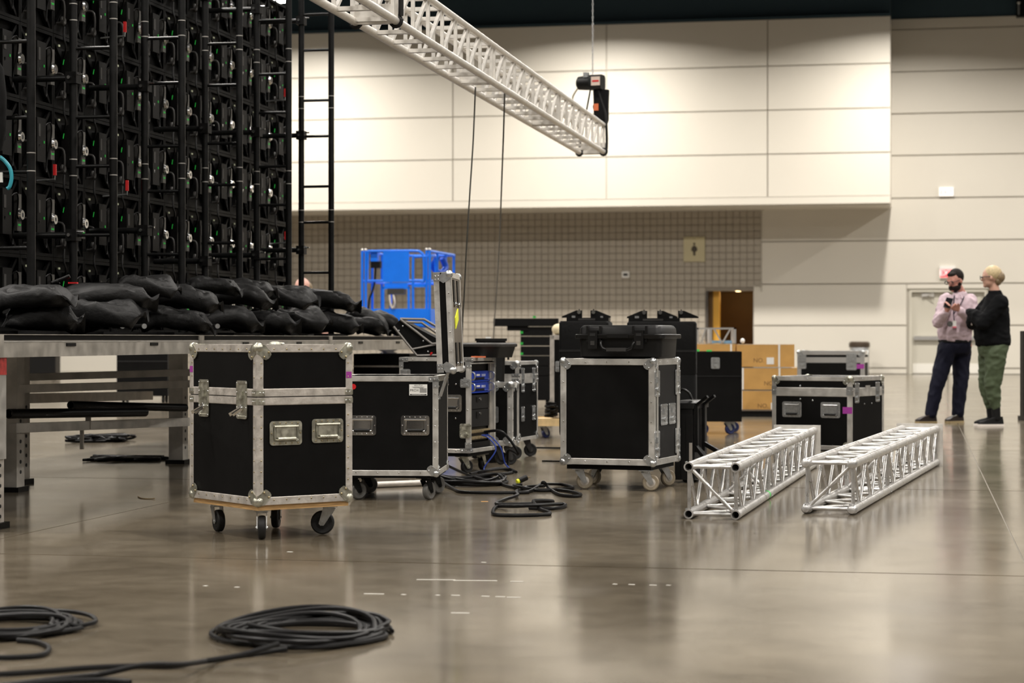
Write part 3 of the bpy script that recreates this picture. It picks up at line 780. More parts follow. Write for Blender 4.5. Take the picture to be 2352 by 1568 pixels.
for q in (0, 1):
    v1_ = Hh*(.854-.119*q); o = rk('blue_module', .05, D-.05, v1_-.062, v1_, -.035, -.030, BLUEA)
    rk('meter_window', .05, D*.30, v1_-.056, v1_-.012, -.030, -.026, BLUEA, o); rk('vent_slot', .10, D-.14, v1_-.060, v1_-.044, -.030, -.0285, MATTE, o)
    rk('display', D*.42, D*.55, v1_-.034, v1_-.022, -.030, -.0285, WHITE, o)
    rk('socket', D*.25, D*.34, v1_-.036, v1_-.012, -.030, -.0285, MATTE, o)
    kn = MB(); kn.M = RM
    for j in range(3): kn.box((D*.62+j*.028,v1_-.038,-.030),(D*.62+j*.028+.007,v1_-.022,-.026))
    kn.build('button_row', WHITE, o)
    for u in (.062, D-.062):
        hd = MB(); hd.M = RM; hd.tube(smooth_path([(u,v1_-.004,-.03),(u,v1_-.012,.012),(u,v1_-.054,.012),(u,v1_-.062,-.03)],4), .0055, 8); hd.build('rack_handle', STEEL, o, True)
    rk('module_base', .05, D-.05, v1_-.074, v1_-.066, -.032, -.022, BLUEA, o)
for v0, v1_ in ((Hh*.452,Hh*.60),(Hh*.262,Hh*.445)):
    o = rk('drawer', .052, D-.052, v0, v1_, -.04, -.028, LAMG)
    rk('drawer_latch', D*.40, D*.47, (v0+v1_)/2, v1_-.015, -.028, -.024, MATTE, o)
    q = MB(); q.M = RM; q.cyl((D*.53,v1_-.03,-.028),(D*.53,v1_-.03,-.018),.010,12); q.build('drawer_lock', CHROME, o, True)
o = rk('connector_panel', .05, D-.05, Hh*.105, Hh*.255, -.05, -.045, MATTE)
cn = MB(); cn.M = RM
for r_ in range(2):
    for j in range(14): cn.cyl((.065+j*(D-.13)/13, Hh*(.145+.07*r_), -.045),(.065+j*(D-.13)/13, Hh*(.145+.07*r_), -.018),.0115,10)
cn = cn.build('connector_bank', GOLD, o, True); tag(cn, kind='stuff')
rackM = k.r
def rack_cable(nm, lab, pts, r, m):
    o = MB().tube(smooth_path(pts,7), r, 8).build(nm, m, None, True); return tag(o, lab, 'cable')
R2W = Matrix.Translation(loc) @ Matrix.Rotation(YW,4,'Z') @ RM
a0 = R2W @ Vector((D*.62, Hh*.20, -.01)); g1 = gnd(1168, 1076, .012)
rack_cable('power_cable', 'thick black cable curving from the connectors of the equipment rack to the floor', [a0, a0+Vector((.13,-.06,.0)), a0+Vector((.24,-.04,-.15)), g1+Vector((0,0,.13)), g1, gnd(1178,1084,.012)], .010, CAB)
a1 = R2W @ Vector((D*.52, Hh*.17, -.01)); a2 = R2W @ Vector((D*.60, Hh*.17, -.01))
BLUEC = mat('blue_cable_sheath', (.02,.05,.30), .45)
rack_cable('signal_cable', 'thin blue signal cable plugged low in the equipment rack, drooping over its foot', [a1, a1+Vector((.05,-.04,-.02)), a1+Vector((.10,-.05,-.10)), a1+Vector((.02,-.06,-.22)), Vector((a1.x+.03,a1.y-.08,.008))], .005, BLUEC)
rack_cable('signal_cable', 'thin blue signal cable looping away from the equipment rack to the floor', [a2, a2+Vector((.05,-.04,-.01)), a2+Vector((.12,-.05,-.09)), a2+Vector((.15,-.02,-.2)), Vector((a2.x+.20,a2.y,.008))], .005, BLUEC)

# ---- tall case with two latches and its removed door standing in front
YW = math.radians(-16)
loc, W, D, z1 = fit_case(1190, 1013, .145, YW, 1140, 1235, 831, 'right')
W = .46; ex, ey = yawvec(YW); p = gnd(1190, 1013, .145); loc = (p.x-ex.x*W, p.y-ex.y*W, 0)
k = Case('upright_case', 'upright black flight case with four latches on its narrow face, beside the equipment rack', 'flight case', loc, YW, W, D, .145, z1)
Hh = z1-.145; vs = Hh*.80
k.panels(); k.edges(z1=.145+vs-.002, e=.024); k.edges(z0=.145+vs+.002, e=.024); k.band(.145+vs-.045, .145+vs-.002); k.band(.145+vs+.002, .145+vs+.03)
k.balls(.85, STEEL, CHROME); k.brackets(.145+vs+.02, .026, .05, STEEL, CHROME); k.brackets(.145+vs-.02, .026, .05, STEEL, CHROME)
for u in (D*.22, D*.78): k.latch('right', u, vs-.02, .085, .19, STEEL); k.latch('right', u, Hh*.335, .085, .115, STEEL)
for x, y, a in ((.07,.07,.6),(W-.07,.07,.6),(.07,D-.07,.3),(W-.07,D-.07,.4)): k.caster(x, y, a, .052, .145, RUB, PLASG, .034, .028)
loc2 = gnd(1176, 1023, .145); LW = .17
k = Case('case_door', 'narrow aluminium-edged case section on casters, tucked between rack and upright case', 'case section', (loc2.x-ex.x*LW-ey.x*.0, loc2.y-ex.y*LW, 0), YW, LW, .17, .145, CH-(879-HZ)*loc2.y/F)
Hh = k.z1-.145
k.panels(); k.edges(e=.036); k.balls(.95, STEEL, CHROME); k.latch('front', .03, Hh*.49, .075, .12, STEEL)
k.rivet_rows([('front', [(LW-.02,v) for v in lin(.1,Hh-.1,4)]), ('right', [(.02,v) for v in lin(.1,Hh-.1,4)])], CHROME, .005)
for x, y in ((.05,.06),(LW-.05,.06),(.05,.11),(LW-.05,.12)):
    if y < .1: k.caster(x, y, .5, .048, .145, RUB, PLASG, .028, .02)

# ---- case in the middle with tan wheels
YW = math.radians(-20)
loc, W, D, z1 = fit_case(1502.6, 1069, .160, YW, 1288, 1561, 825, 'right')
k = Case('flight_case', 'black flight case on tan wheels carrying a hard plastic case', 'flight case', loc, YW, W, D, .160, z1)
Hh = z1-.160; mid = k
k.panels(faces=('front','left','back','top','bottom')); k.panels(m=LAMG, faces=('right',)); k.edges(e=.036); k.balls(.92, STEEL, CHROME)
k.rivet_rows([('front', [(u,v) for u in lin(.16,W-.16,3) for v in (.018,Hh-.018)]+[(u,v) for v in lin(.14,Hh-.14,4) for u in (.018,W-.018)]), ('right', [(u,v) for u in lin(.12,D-.12,3) for v in (.018,Hh-.018)])], CHROME, .0052)
RMm = k.face('right')
for u in (.06, D-.06):
    q = MB(); q.M = RMm; q.box((u-.014,.02,.001),(u+.014,Hh-.02,.006)); q.build('door_rail', ALU, k.r)
for u in (.055, D-.055): k.latch('right', u, Hh*.77, .11, .16, STEEL); k.latch('right', u, Hh*.20, .11, .16, STEEL)
for u in (D*.36, D*.68): k.latch('right', u, Hh*.47, .15, .13, STEEL)
MB().box((.03,.03,.128),(W-.03,D-.03,.160)).build('base_board', LAM, k.r)
for x, y, a in ((.10,.075,.25),(W-.07,.06,.3),(W-.08,D-.08,.9),(.08,D-.08,2.6)): k.caster(x, y, a, .052, .128, RUBT, STEEL, .032, .030, ALU_OLD)
midloc, midW, midD, midz, midYW = loc, W, D, z1, YW

# ---- low case with purple tape, behind the trusses
YW = math.radians(-33)
loc, W, D, z1 = fit_case(1954.5, 1034, .012, YW, 1774, 2029.5, 866, 'right')
k = Case('flight_case', 'low black flight case with purple tape and two sprung handles behind the trusses', 'flight case', loc, YW, W, D, .012, z1)
Hh = z1-.012; vs = Hh*.79
k.panels(); k.edges(z1=.012+vs-.002, e=.034); k.edges(z0=.012+vs+.002, e=.034); k.band(.012+vs-.034, .012+vs-.002); k.band(.012+vs+.002, .012+vs+.026)
k.balls(.95, ZINC, STEEL); k.brackets(.012+vs+.012, .07, .04, STEEL, CHROME)
k.handle('front', W*.255, Hh*.545, .175, .13, STEEL, PLAS, CHROME, PLAS); k.handle('front', W*.745, Hh*.545, .175, .13, STEEL, PLAS, CHROME, PLAS)
k.latch('right', D*.17, vs-.005, .09, .17, STEEL); k.latch('right', D*.80, vs-.005, .09, .17, STEEL)
k.tape('front', W-.03, Hh*.545, .085, .055)
k.rivet_rows([('front', [(W*.36,vs+.05),(W*.36,vs-.06),(W*.52,vs-.07),(W*.45,Hh-.015)]), ('right', [(D*.4,vs-.1),(D*.62,vs-.1),(D*.35,Hh-.015),(D*.6,Hh-.015)])], STEEL, .007)
o = MB(); o.M = k.face('right', D*.5, Hh-.085, .002); o.box((-.05,-.012,0),(.05,.012,.001)); o.build('name_plate', ALU, k.r)
mb = MB(); mb.box((.03,.03,0),(W-.03,D-.03,.012)); mb.build('skid', RUB, k.r)

# ---- case far back, in front of the litter bin
p = gnd(1985, 958, 0); YW = math.radians(-14); W, D = .79, .6; ex, ey = yawvec(YW)
k = Case('flight_case', 'wide black flight case with white-looking edges standing behind the low taped case', 'flight case', (p.x-ex.x*W, p.y-ex.y*W, 0), YW, W, D, .13, CH-(806-HZ)*p.y/F)
Hh = k.z1-.13; vs = Hh-.107
k.panels(); k.edges(e=.045, m=ALU_BR); k.band(k.z1-.140, k.z1-.074, ALU_BR); k.balls(1.0)
k.latch('front', .055, vs-.02, .10, .17, STEEL); k.latch('front', W-.15, vs-.02, .12, .20, STEEL); k.tape('front', W-.05, vs-.075, .10, .055)
for x, y in ((.1,.1),(W-.1,.1),(.1,D-.1),(W-.1,D-.1)): k.caster(x, y, .5, .05, .13)
# ---------------------------------------------------------------- hard plastic case on the middle flight case
ex, ey = yawvec(midYW)
pl = at(1318, 822, 13.05)
hc = thing('hard_case', 'black ribbed hard plastic case with grey latches lying on the flight case with tan wheels', 'hard case', (midloc[0]+ex.x*.085+ey.x*.06, midloc[1]+ex.y*.085+ey.y*.06, midz+.004), midYW)
hW, hD, hH = .545, .40, .205
def rb3(x0,x1,y0,y1,z,r,n=4): return [(a,b,z) for a,b,_ in rrect(x1-x0,y1-y0,r,0,n,(x0+x1)/2,(y0+y1)/2)]
MB().loft([rb3(.025,hW-.025,.025,hD-.025,0,.03), rb3(.012,hW-.012,.012,hD-.012,.012,.035), rb3(.006,hW-.006,.006,hD-.006,.125,.035)]).build('shell_base', PLAS, hc, True)
MB().loft([rb3(.006,hW-.006,.006,hD-.006,.140,.035), rb3(.010,hW-.010,.010,hD-.010,.185,.035), rb3(.022,hW-.022,.022,hD-.022,.201,.03), rb3(.035,hW-.035,.035,hD-.035,hH,.03)]).build('shell_lid', PLAS, hc, True)
MB().loft([rb3(-.014,hW+.014,-.014,hD+.014,.122,.04), rb3(-.017,hW+.017,-.017,hD+.017,.126,.04), rb3(-.017,hW+.017,-.017,hD+.017,.146,.04), rb3(-.012,hW+.012,-.012,hD+.012,.150,.04)]).build('rim', PLAS, hc, True)
for x in (.075, hW-.175):
    MB().box((x-.012,-.006,.10),(x,.02,.199)).box((x+.07,-.006,.10),(x+.082,.02,.199)).build('rib', PLAS, hc)
    o = MB().box((x+.006,-.026,.060),(x+.064,-.016,.165)).box((x+.008,-.018,.165),(x+.062,.02,.172)).build('latch', PLAS, hc)
    MB().box((x+.022,-.030,.082),(x+.048,-.025,.108)).build('latch_button', PLASG, o); MB().box((x+.018,-.028,.138),(x+.052,-.025,.155)).build('latch_slot', INK, o)
MB().tube(smooth_path([(hW*.30,-.006,.105),(hW*.30,-.03,.09),(hW*.36,-.036,.055),(hW*.62,-.036,.055),(hW*.68,-.03,.09),(hW*.68,-.006,.105)],4), .009, 8).build('handle', PLAS, hc, True)
MB().box((hW*.375,-.048,.044),(hW*.605,-.026,.066)).build('handle_grip', PLASG, hc)
MB().box((hW*.37,-.022,.127),(hW*.62,-.014,.150)).build('rim_tab', PLAS, hc)

# ---------------------------------------------------------------- tall rolling case with folding handle, right of the middle case
p = gnd(1548, 1108, 0)
rc = thing('rolling_case', 'tall black rolling case with folded-out tube handles between flight case and trusses', 'case', p, math.radians(-20))
MB().loft([rb3(0,.135,0,.34,.02,.02), rb3(0,.135,0,.34,.48,.02)]).build('body', PLAS, rc, True)
MB().loft([rb3(-.01,.145,-.01,.35,.48,.02), rb3(-.01,.145,-.01,.35,.515,.02), rb3(.01,.125,.01,.33,.53,.02)]).build('lid', PLAS, rc, True)
MB().box((.012,-.012,.02),(.045,0,.44)).box((.085,-.012,.02),(.125,0,.44)).build('rib', PLAS, rc)
MB().box((.105,-.015,.10),(.125,-.004,.26)).build('pale_strip', mat('faded_grey_strip', (.34,.31,.27), .6), rc)
for y in (.06, .24):
    mb = MB(); mb.bar((.150,y-.06,.20),(.150,y-.06,.50),.022,.022); mb.bar((.150,y-.06,.50),(.235,y-.10,.56),.018,.018); mb.build('handle_post', MATTE, rc)
mb = MB(); q = [(.150,0,.235),(.26,-.10,.14),(.33,-.06,.13),(.33,.05,.14),(.25,.16,.20),(.150,.18,.25)]
for a, b in zip(q, q[1:]): mb.bar(a, b, .026, .026)
mb.build('tow_handle', MATTE, rc)
MB().tube(smooth_path([(.02,.05,.53),(.04,.03,.60),(.09,.02,.585),(.115,.02,.54)],5), .009, 8).build('carry_loop', PLAS, rc, True)
for y in (.04,.30): MB().lathe([(.03,-.012),(.035,0),(.03,.012)],14,'x',(.065,y,.035)).build('wheel', RUB, rc, True)

# ---------------------------------------------------------------- tall black crates with rigging plates on top
def crate(label, pxl, pxr, pyt, Y, D, yaw, z0=.13, m=CLOTHB):
    p = at(pxl, pyt, Y); W = (pxr-pxl)/F*Y/math.cos(yaw)
    k = Case('padded_crate', label, 'crate', (p.x, p.y, 0), yaw, W, D, z0, p.z)
    H0 = p.z - z0
    MB().loft([rb3(.004,W-.004,.004,D-.004,z0,.02), rb3(0,W,0,D,z0+.03,.02), rb3(0,W,0,D,z0+H0*.52,.02), rb3(.004,W-.004,.004,D-.004,z0+H0*.53,.02), rb3(0,W,0,D,z0+H0*.54,.02), rb3(0,W,0,D,p.z-.015,.02), rb3(.01,W-.01,.01,D-.01,p.z,.02)]).build('cover', m, k.r, True)
    MB().box((0,-.004,z0+H0*.73),(W,0,z0+H0*.75)).build('strap', FAB, k.r)
    for x, y in ((.08,.08),(W-.08,.08),(.08,D-.08),(W-.08,D-.08)): k.caster(x, y, .4, .05, z0, RUB, PLASG)
    return k
ka = crate('tall black padded crate behind the left part of the hard plastic case', 1284, 1397, 737, 17.0, .6, math.radians(-6))
kb = crate('wide tall black padded crate behind the right part of the hard plastic case', 1440, 1597, 738, 17.0, .6, math.radians(-6))
def rig_plate(label, px0, px1, pyb, Y, yaw, n):
    p = at(px0, pyb, Y); W = (px1-px0)/F*Y
    o = thing('rigging_plate', label, 'rigging plate', p, yaw)
    MB().box((0,.05,0),(W,.35,.028)).build('plate', MATTE, o)
    for i in range(n):
        x = W*(.36 if i == 0 else .56 if i == 1 else .97); s_ = -1 if i == 0 else 1
        q = MB(); q.M = frame((0,.12,.028),(1,0,0),(0,0,1))
        pts = [(x,0),(x,.062),(x+s_*.05,.062),(x+s_*.17,.012),(x+s_*.17,0)]
        q.prism(pts if s_ < 0 else pts, -.012, .012); q.build('gusset', MATTE, o)
        MB().cyl((x+s_*.025,.09,.075),(x+s_*.025,.15,.075),.016,10).cyl((x+s_*.025,.12,.06),(x+s_*.025,.12,.10),.006,8).build('clamp_bolt', CHROME, o, True)
    MB().box((W*.28,.046,.006),(W*.68,.05,.022)).build('marking', PLASG, o)
    MB().box((W*.12,.08,.028),(W*.20,.2,.045)).build('washer_block', STEEL, o); MB().box((W*.8,.08,.028),(W*.86,.2,.042)).build('washer_block', STEEL, o)
rig_plate('black steel rigging plate with two gussets on the left padded crate', 1300, 1397, 737, 17.05, math.radians(-6), 2)
rig_plate('black steel rigging plate with clamps on the right padded crate', 1443, 1560, 738, 17.05, math.radians(-6), 3)
# square black box with blue wheels
p = gnd(1660, 997, 0); k = Case('wheeled_chest', 'plain black chest on blue casters with one steel latch', 'chest', (at(1590,900,p.y).x, p.y-.05, 0), math.radians(-3), .478, .6, .125, CH-(807-HZ)*p.y/F)
k.panels(m=LAM); Hh = k.z1-.125
k.latch('front', .478*.46, Hh*.835, .085, .11, STEEL)
MB().box((0,-.002,Hh*.83+.0),(.478,0,Hh*.83+.004)).build('lid_seam', INK, k.r)
for x, y, a in ((.08,.08,.3),(.478-.14,.07,.5),(.08,.5,.3),(.4,.5,.3)): k.caster(x, y, a, .052, .125, RUBBL, STEEL, .034, .03)
MB().box((.03,.1,k.z1),(.07,.2,k.z1+.02)).box((.14,.1,k.z1),(.19,.16,k.z1+.015)).build('green_tape', GREEN, k.r)

# ---------------------------------------------------------------- cartons and frame behind
Yb = 4371/(948-HZ)
def carton(label, pxl, pxr, pyt, pyb, Y, D, yaw, strap, no=None, grp=None, tilt=0):
    a = at(pxl, pyb, Y); W = (pxr-pxl)/F*Y; h = (pyb-pyt)/F*Y
    o = thing('carton', label, 'carton', a, yaw)
    MB().box((0,0,.002),(W,D,h-.003)).build('box', CARD, o)
    MB().box((W*.02,-.002,h-.006),(W*.98,0,h-.003)).box((0,D*.49,h-.003),(W,D*.51,h-.002)).build('flap_seam', TAPEC, o)
    for f in strap: MB().box((W*f,-.004,0),(W*f+.022,.0,h)).box((W*f,-.004,h-.003),(W*f+.022,D,h+.0)).build('strap', WHITE, o)
    if no:
        MB().box((W*no,-.003,h*.12),(W*no+.09,0,h*.12+.085)).build('paper_label', WHITE, o)
        mesh_obj('lettering', text_mesh('NO.', .075, mat('brown_print', (.18,.09,.03), .7), .0005), o, frame((W*no-.10,-.001,h*.28),(1,0,0),(0,0,1)))
    return o
carton('bottom cardboard carton of the stack of three behind the chest on blue casters', 1693, 1826, 896, 946, Yb, .5, math.radians(-4), (.06,), .58)
carton('middle cardboard carton of the stack of three behind the chest on blue casters', 1693, 1832, 844, 894.5, Yb, .5, math.radians(-5), (.08,.68), .66)
carton('top cardboard carton of the stack of three, slightly askew', 1692, 1824, 790, 842.5, Yb, .5, math.radians(-3), (.72,), .52)
o = thing('pallet', 'low black pallet under the stack of cartons', 'pallet', gnd(1693, 958)+Vector((0,.15,0)), math.radians(-4))
for y in (0,.2,.4): MB().box((.02,y,0),(.72,y+.08,.06)).build('runner', MATTE, o)
MB().box((0,-.02,.06),(.75,.5,.072)).build('deck', MATTE, o)
for i in range(3):
    carton(['bottom carton of the hidden pile directly behind the chest on blue casters','middle carton of the hidden pile directly behind the chest on blue casters','cardboard carton with orange tape, top of the pile under the aluminium frame'][i], 1590, 1689, [893,840,789][i], [945,892,838.5][i], Yb, .5, 0, (.88,) if i == 2 else (), None)
fr = thing('lattice_stand', 'short bright aluminium lattice frame standing on the cartons', 'frame', at(1600, 788.2, Yb)+Vector((0,.06,0)))
W = 92/F*Yb; h = 36/F*Yb
MB().box((0,0,h-.02),(W,.03,h)).box((0,.3,h-.02),(W,.33,h)).box((0,0,h-.02),(.03,.33,h)).box((W-.03,0,h-.02),(W,.33,h)).build('top_rail', ALU_BR, fr)
for x in (.0,.17,W-.03):
    MB().box((x,0,0),(x+.03,.03,h-.02)).build('post', ALU_BR, fr); MB().box((x,.3,0),(x+.03,.33,h-.02)).build('post', ALU_BR, fr)
for a, b in (((.06,.015,0),(.12,.015,h-.02)),((.15,.315,0),(.06,.315,h-.02)),((.23,.015,h-.02),(.33,.015,0)),((.33,.015,0),(.43,.015,h-.02))): MB().bar(a, b, .022, .018).build('brace', ALU_BR, fr)
MB().box((.2,.08,0),(.46,.25,.035)).build('blue_pad', mat('light_blue_pad', (.16,.32,.52), .7), fr)
q = thing('yellow_vest', 'crumpled bright yellow cloth hanging beside the aluminium frame', 'cloth', at(1588, 788, Yb)+Vector((0,.02,0)))
MB().ball((.02,.05,.092), .09, .28, .5, 1.0).ball((.03,.05,.045),.045,.6,.6,.9).build('cloth', mat('yellow_cloth', (.70,.66,.04), .7), q, True)
q = thing('clamp_lamp', 'little white-headed clamp light on the carton edge', 'clamp light', at(1700, 790, Yb+.03))
MB().tube([(0,0,0),(.012,0,.012),(.02,0,.022)],.010,8).build('arm', MATTE, q, True); MB().ball((.03,0,.04),.028,1,1,1.2).build('head', WHITE, q, True)

# ---------------------------------------------------------------- dolly, tall edged case, dark cart further back
p = gnd(1268, 1006, 0)
dl_ = thing('wooden_dolly', 'pale pine dolly with dark casters behind the upright case', 'dolly', (at(1232,960,p.y).x, p.y-.05, 0))
MB().box((0,0,.115),(.62,.02,.185)).box((0,.02,.125),(.62,.55,.175)).box((0,.55,.115),(.62,.57,.185)).build('board', PINE, dl_)
kk = Case.__new__(Case); kk.r = dl_; kk.z0 = .115
for x, y in ((.07,.1),(.55,.1),(.07,.47),(.55,.47)): kk.caster(x, y, .6, .042, .115, RUBBL, STEEL, .03, .025)
p2 = at(1264, 770, p.y)
k = Case('edged_case', 'tall case with broad pale aluminium edge standing on the pine dolly', 'flight case', (p2.x, p.y+.15, 0), math.radians(-4), .42, .33, .19, p2.z)
k.panels(); k.edges(e=.04, m=ALU_OLD); k.latch('front', .075, (k.z1-.19)*.62, .05, .10, STEEL)
q = thing('dust_sheet', 'small cream cloth draped over the top of the pale-edged case', 'cloth', (p2.x+.02, p.y+.17, p2.z+.002))
MB().ball((.06,.08,.055), .062, 1.0, 1.0, .88).build('cloth', mat('cream_cloth', (.72,.62,.42), .8), q, True)
q = thing('cable_bundle', 'tangle of dark cables heaped on the pine dolly', 'cables', (at(1240,958,p.y).x, p.y+.02, .187))
rnd = random.Random(3); mb = MB()
for i in range(9): mb.tube(smooth_path([(.05+rnd.random()*.12, rnd.random()*.12, .012+i*.014+rnd.random()*.02) for _ in range(7)],5,True), .011, 6, closed=True)
mb.build('coils', CAB, q, True)
Yc = 27.0
cart = thing('panel_cart', 'dark blurred cart stacked with black panels showing green lights near the tiled wall', 'cart', Vector((at(1196,800,Yc).x, Yc, 0)), 0)
for i in range(5): MB().box((0,0,.45+i*.13),(.42,.8,.57+i*.13)).build('panel', MATTE, cart)
MB().box((-.36,-.05,1.10),(.50,.9,1.20)).box((-.18,-.02,1.04),(.1,.5,1.10)).build('cloth_cover', CLOTHB, cart)
MB().box((0,0,.12),(.42,.8,.44)).build('base', MATTE, cart)
for x in (.06,.36):
    for y in (.08,.7): MB().lathe([(.06,-.02),(.06,.02)],14,'x',(x,y,.06)).build('wheel', RUB, cart)
for z in (1.0,.855,.72): MB().box((-.006,-.01,z),(.03,0,z+.03)).build('green_light', GREENL, cart)
MB().box((.16,-.06,1.205),(.20,-.02,1.23)).build('green_light', GREENL, cart)

# ---------------------------------------------------------------- things lying on the equipment rack
rk_ = thing('stage_wedge', 'black angular frame box with grey tube edges lying on the equipment rack', 'frame box', at(930, 820, 14.44), math.radians(-8))
def V(px, py, dy=0): v = at(px, py+3.5*(py-733)/83, 14.44+dy); o_ = at(930, 820, 14.44); v = v - o_; a = math.radians(8); return Vector((v.x*math.cos(a)-v.y*math.sin(a), v.x*math.sin(a)+v.y*math.cos(a), v.z))
loopA = [V(920,733),(V(972,734)),V(1024,764),V(1022,790),V(993,787)]
poly = [V(903,750),V(920,733),V(1024,786),V(1026,816),V(958,816),V(945,800)]
n = len(poly)
bk = [p_+Vector((0,.20,0)) for p_ in poly]
MB().add([tuple(p_) for p_ in poly+bk], [tuple(range(n-1,-1,-1)), tuple(range(n,2*n))]+[(i,(i+1)%n,n+(i+1)%n,n+i) for i in range(n)]).build('body', LAM, rk_)
TUBEG = mat('grey_tube', (.20,.185,.17), .4, .6)
for pts in ([V(919,733,-.01),V(992,787,-.01)], [V(904,749,-.01),V(946,799,-.01),V(1000,789,-.01)], [V(946,799,-.012),V(958,813,-.012),V(1010,812,-.012)], [V(919,732,.0),V(974,733,.0),V(1026,762,.05)], [V(932,739,-.004),V(968,740,-.004),V(1010,768,.03)], [V(992,787,-.012),V(1014,786,-.012)]):
    MB().tube(pts, .009, 8).build('edge_tube', TUBEG, rk_, True)
rb = MB()
for px, py in ((925,748),(916,758),(972,781),(983,804)): rb.ball(V(px,py,-.012), .007, nu=8, nv=5)
o = rb.build('bolt_heads', STEEL, rk_, True); tag(o, kind='stuff')
MB().tube([V(990,806,-.03),V(988,812,-.03),V(993,806,-.03)], .006, 6).build('red_tag', RED, rk_)
tb_ = thing('plastic_tote', 'shallow black plastic tote with grey rounded rim on top of the equipment rack', 'tote', at(1058, 821, 14.40), math.radians(-20))
MB().loft([rb3(.0,.27,0,.34,0,.03), rb3(-.02,.29,-.02,.36,.075,.04)]).build('tub', PLAS, tb_, True)
MB().loft([rb3(-.03,.30,-.03,.37,.075,.05), rb3(-.034,.304,-.034,.374,.082,.05), rb3(-.034,.304,-.034,.374,.095,.05), rb3(-.02,.29,-.02,.36,.104,.05)]).build('rim', PLASG, tb_, True)
o = thing('orange_note', 'small orange booklet lying at the front edge of the equipment rack', 'booklet', at(1082, 821, 14.20), math.radians(-20))
MB().box((0,0,0),(.09,.05,.010)).build('cover', ORANGE, o)
bn = thing('waste_bin', 'tall tapered black bin standing between rack and upright case', 'bin', Vector((at(1134,900,15.45).x, 15.45, 0)))
zt = CH-(777-HZ)*15.45/F
MB().loft([rb3(-.10,.06,-.09,.09,.0,.03), rb3(-.13,.09,-.10,.10,zt-.02,.04), rb3(-.14,.10,-.11,.11,zt-.02,.04), rb3(-.14,.10,-.11,.11,zt,.04)]).build('body', PLAS, bn, True)
MB().box((-.06,-.10,zt),(-.02,-.05,zt+.012)).build('paper_scrap', WHITE, bn)
MB().box((.102,-.06,zt-.16),(.118,.0,zt-.04)).build('bin_clip', MATTE, bn)
# ---------------------------------------------------------------- box trusses lying on the floor
CC, CR, BRR = .243, .025, .0098
def truss(name, label, p, yaw, secs, mat_, plate=True, nubs=False, tape=None, cc=CC, flip=False):
    o = thing(name, label, 'truss', p, yaw); h = cc/2; L = sum(secs)
    zc = CR + .001
    P = {'tl': (-cc,zc+cc), 'tr': (0,zc+cc), 'bl': (-cc,zc), 'br': (0,zc)}
    y = 0
    bme = {}
    def brace(a, b, nm='brace'):
        d = tuple(round(b[i]-a[i],4) for i in range(3))
        if d not in bme: bme[d] = MB().cyl((0,0,0), d, BRR, 10).mesh('brace', mat_, True)
        q = mesh_obj(nm, bme[d], o); q.location = a
    for si, ln in enumerate(secs):
        for c_, (x, z) in P.items():
            MB().pipe((x,y+.002,z),(x,y+ln-.002,z),CR,CR-.007,18).build('chord', mat_, o, True)
        n = max(2, round(ln/.5)); s0, s1 = y+.045, y+ln-.045; st = (s1-s0)/n
        for (A, B) in (('tl','tr'),('bl','br'),('tl','bl'),('tr','br')):
            (xa, za), (xb, zb) = P[A], P[B]; dx, dz = xb-xa, zb-za; l = math.hypot(dx,dz); ix, iz = dx/l*CR*.8, dz/l*CR*.8
            for e_ in (s0-.018, s1+.018): brace((xa+ix,e_,za+iz),(xb-ix,e_,zb-iz),'cross_bar')
            for i in range(n):
                q0 = s0+i*st
                brace((xa+ix,q0,za+iz),(xb-ix,q0+st*.46,zb-iz)); brace((xb-ix,q0+st*.54,zb-iz),(xa+ix,q0+st,za+iz))
        (xa, za), (xb, zb) = (P['bl'], P['tr']) if flip else (P['tl'], P['br']); g_ = .018 if flip else -.018; brace((xa+.018,s0-.018,za+g_),(xb-.018,s0-.018,zb-g_),'end_diagonal')
        (xa, za), (xb, zb) = P['tr'], P['bl']; brace((xa-.018,s1+.018,za-.018),(xb+.018,s1+.018,zb+.018),'end_diagonal')
        y += ln
        if si < len(secs)-1:
            for x, z in P.values():
                MB().pipe((x,y-.022,z),(x,y+.022,z),CR+.0025,CR,18).build('coupler_ring', mat_, o, True)
                MB().cyl((x-.02,y-.014,z+.02),(x+.026,y-.014,z-.012),.006,8).build('coupler_pin', STEEL, o, True)
    for x, z in P.values():
        for q in (.02,.055): MB().cyl((x-.016,q,z+.021),(x-.018,q,z+.027),.004,6).build('spigot_screw', STEEL, o)
    if nubs:
        for x, z in P.values():
            MB().lathe([(.010,-.040),(.019,-.036),(.026,-.018),(.028,0),(.028,.03),(CR,.04)],16,'y',(x,0,z)).build('conical_coupler', mat_, o, True)
    if plate:
        g = .035
        MB().box((-cc-g-.012,L,.0),(g+.012,L+.010,cc+2*zc+.012)).build('base_plate', ALU_HANG, o)
    if tape:
        MB().pipe((0,tape,zc),(0,tape+.035,zc),CR+.001,CR,18).build('green_tape', GREEN, o, True)
    return o
def trussplace(pn, pf, zc=.026):
    a, b = pn, pf; v = b-a; return -math.atan2(v.x, v.y)
a = gnd(1689, 1182.5, .026); a.z = 0
phi = math.radians(13.6)
t1 = truss('box_truss', 'aluminium box truss with open tube ends and green tape, beside the rolling case', a, -phi, (1.5, 2.9), ALU_TR, True, False, 1.37)
b = gnd(1957.7, 1170, .026); b.z = 0
t2 = truss('box_truss', 'aluminium box truss with conical couplers at its end, in front of the taped case', b, -math.radians(17.4), (1.5, 2.9), ALU_TR, True, True, None, CC, True)

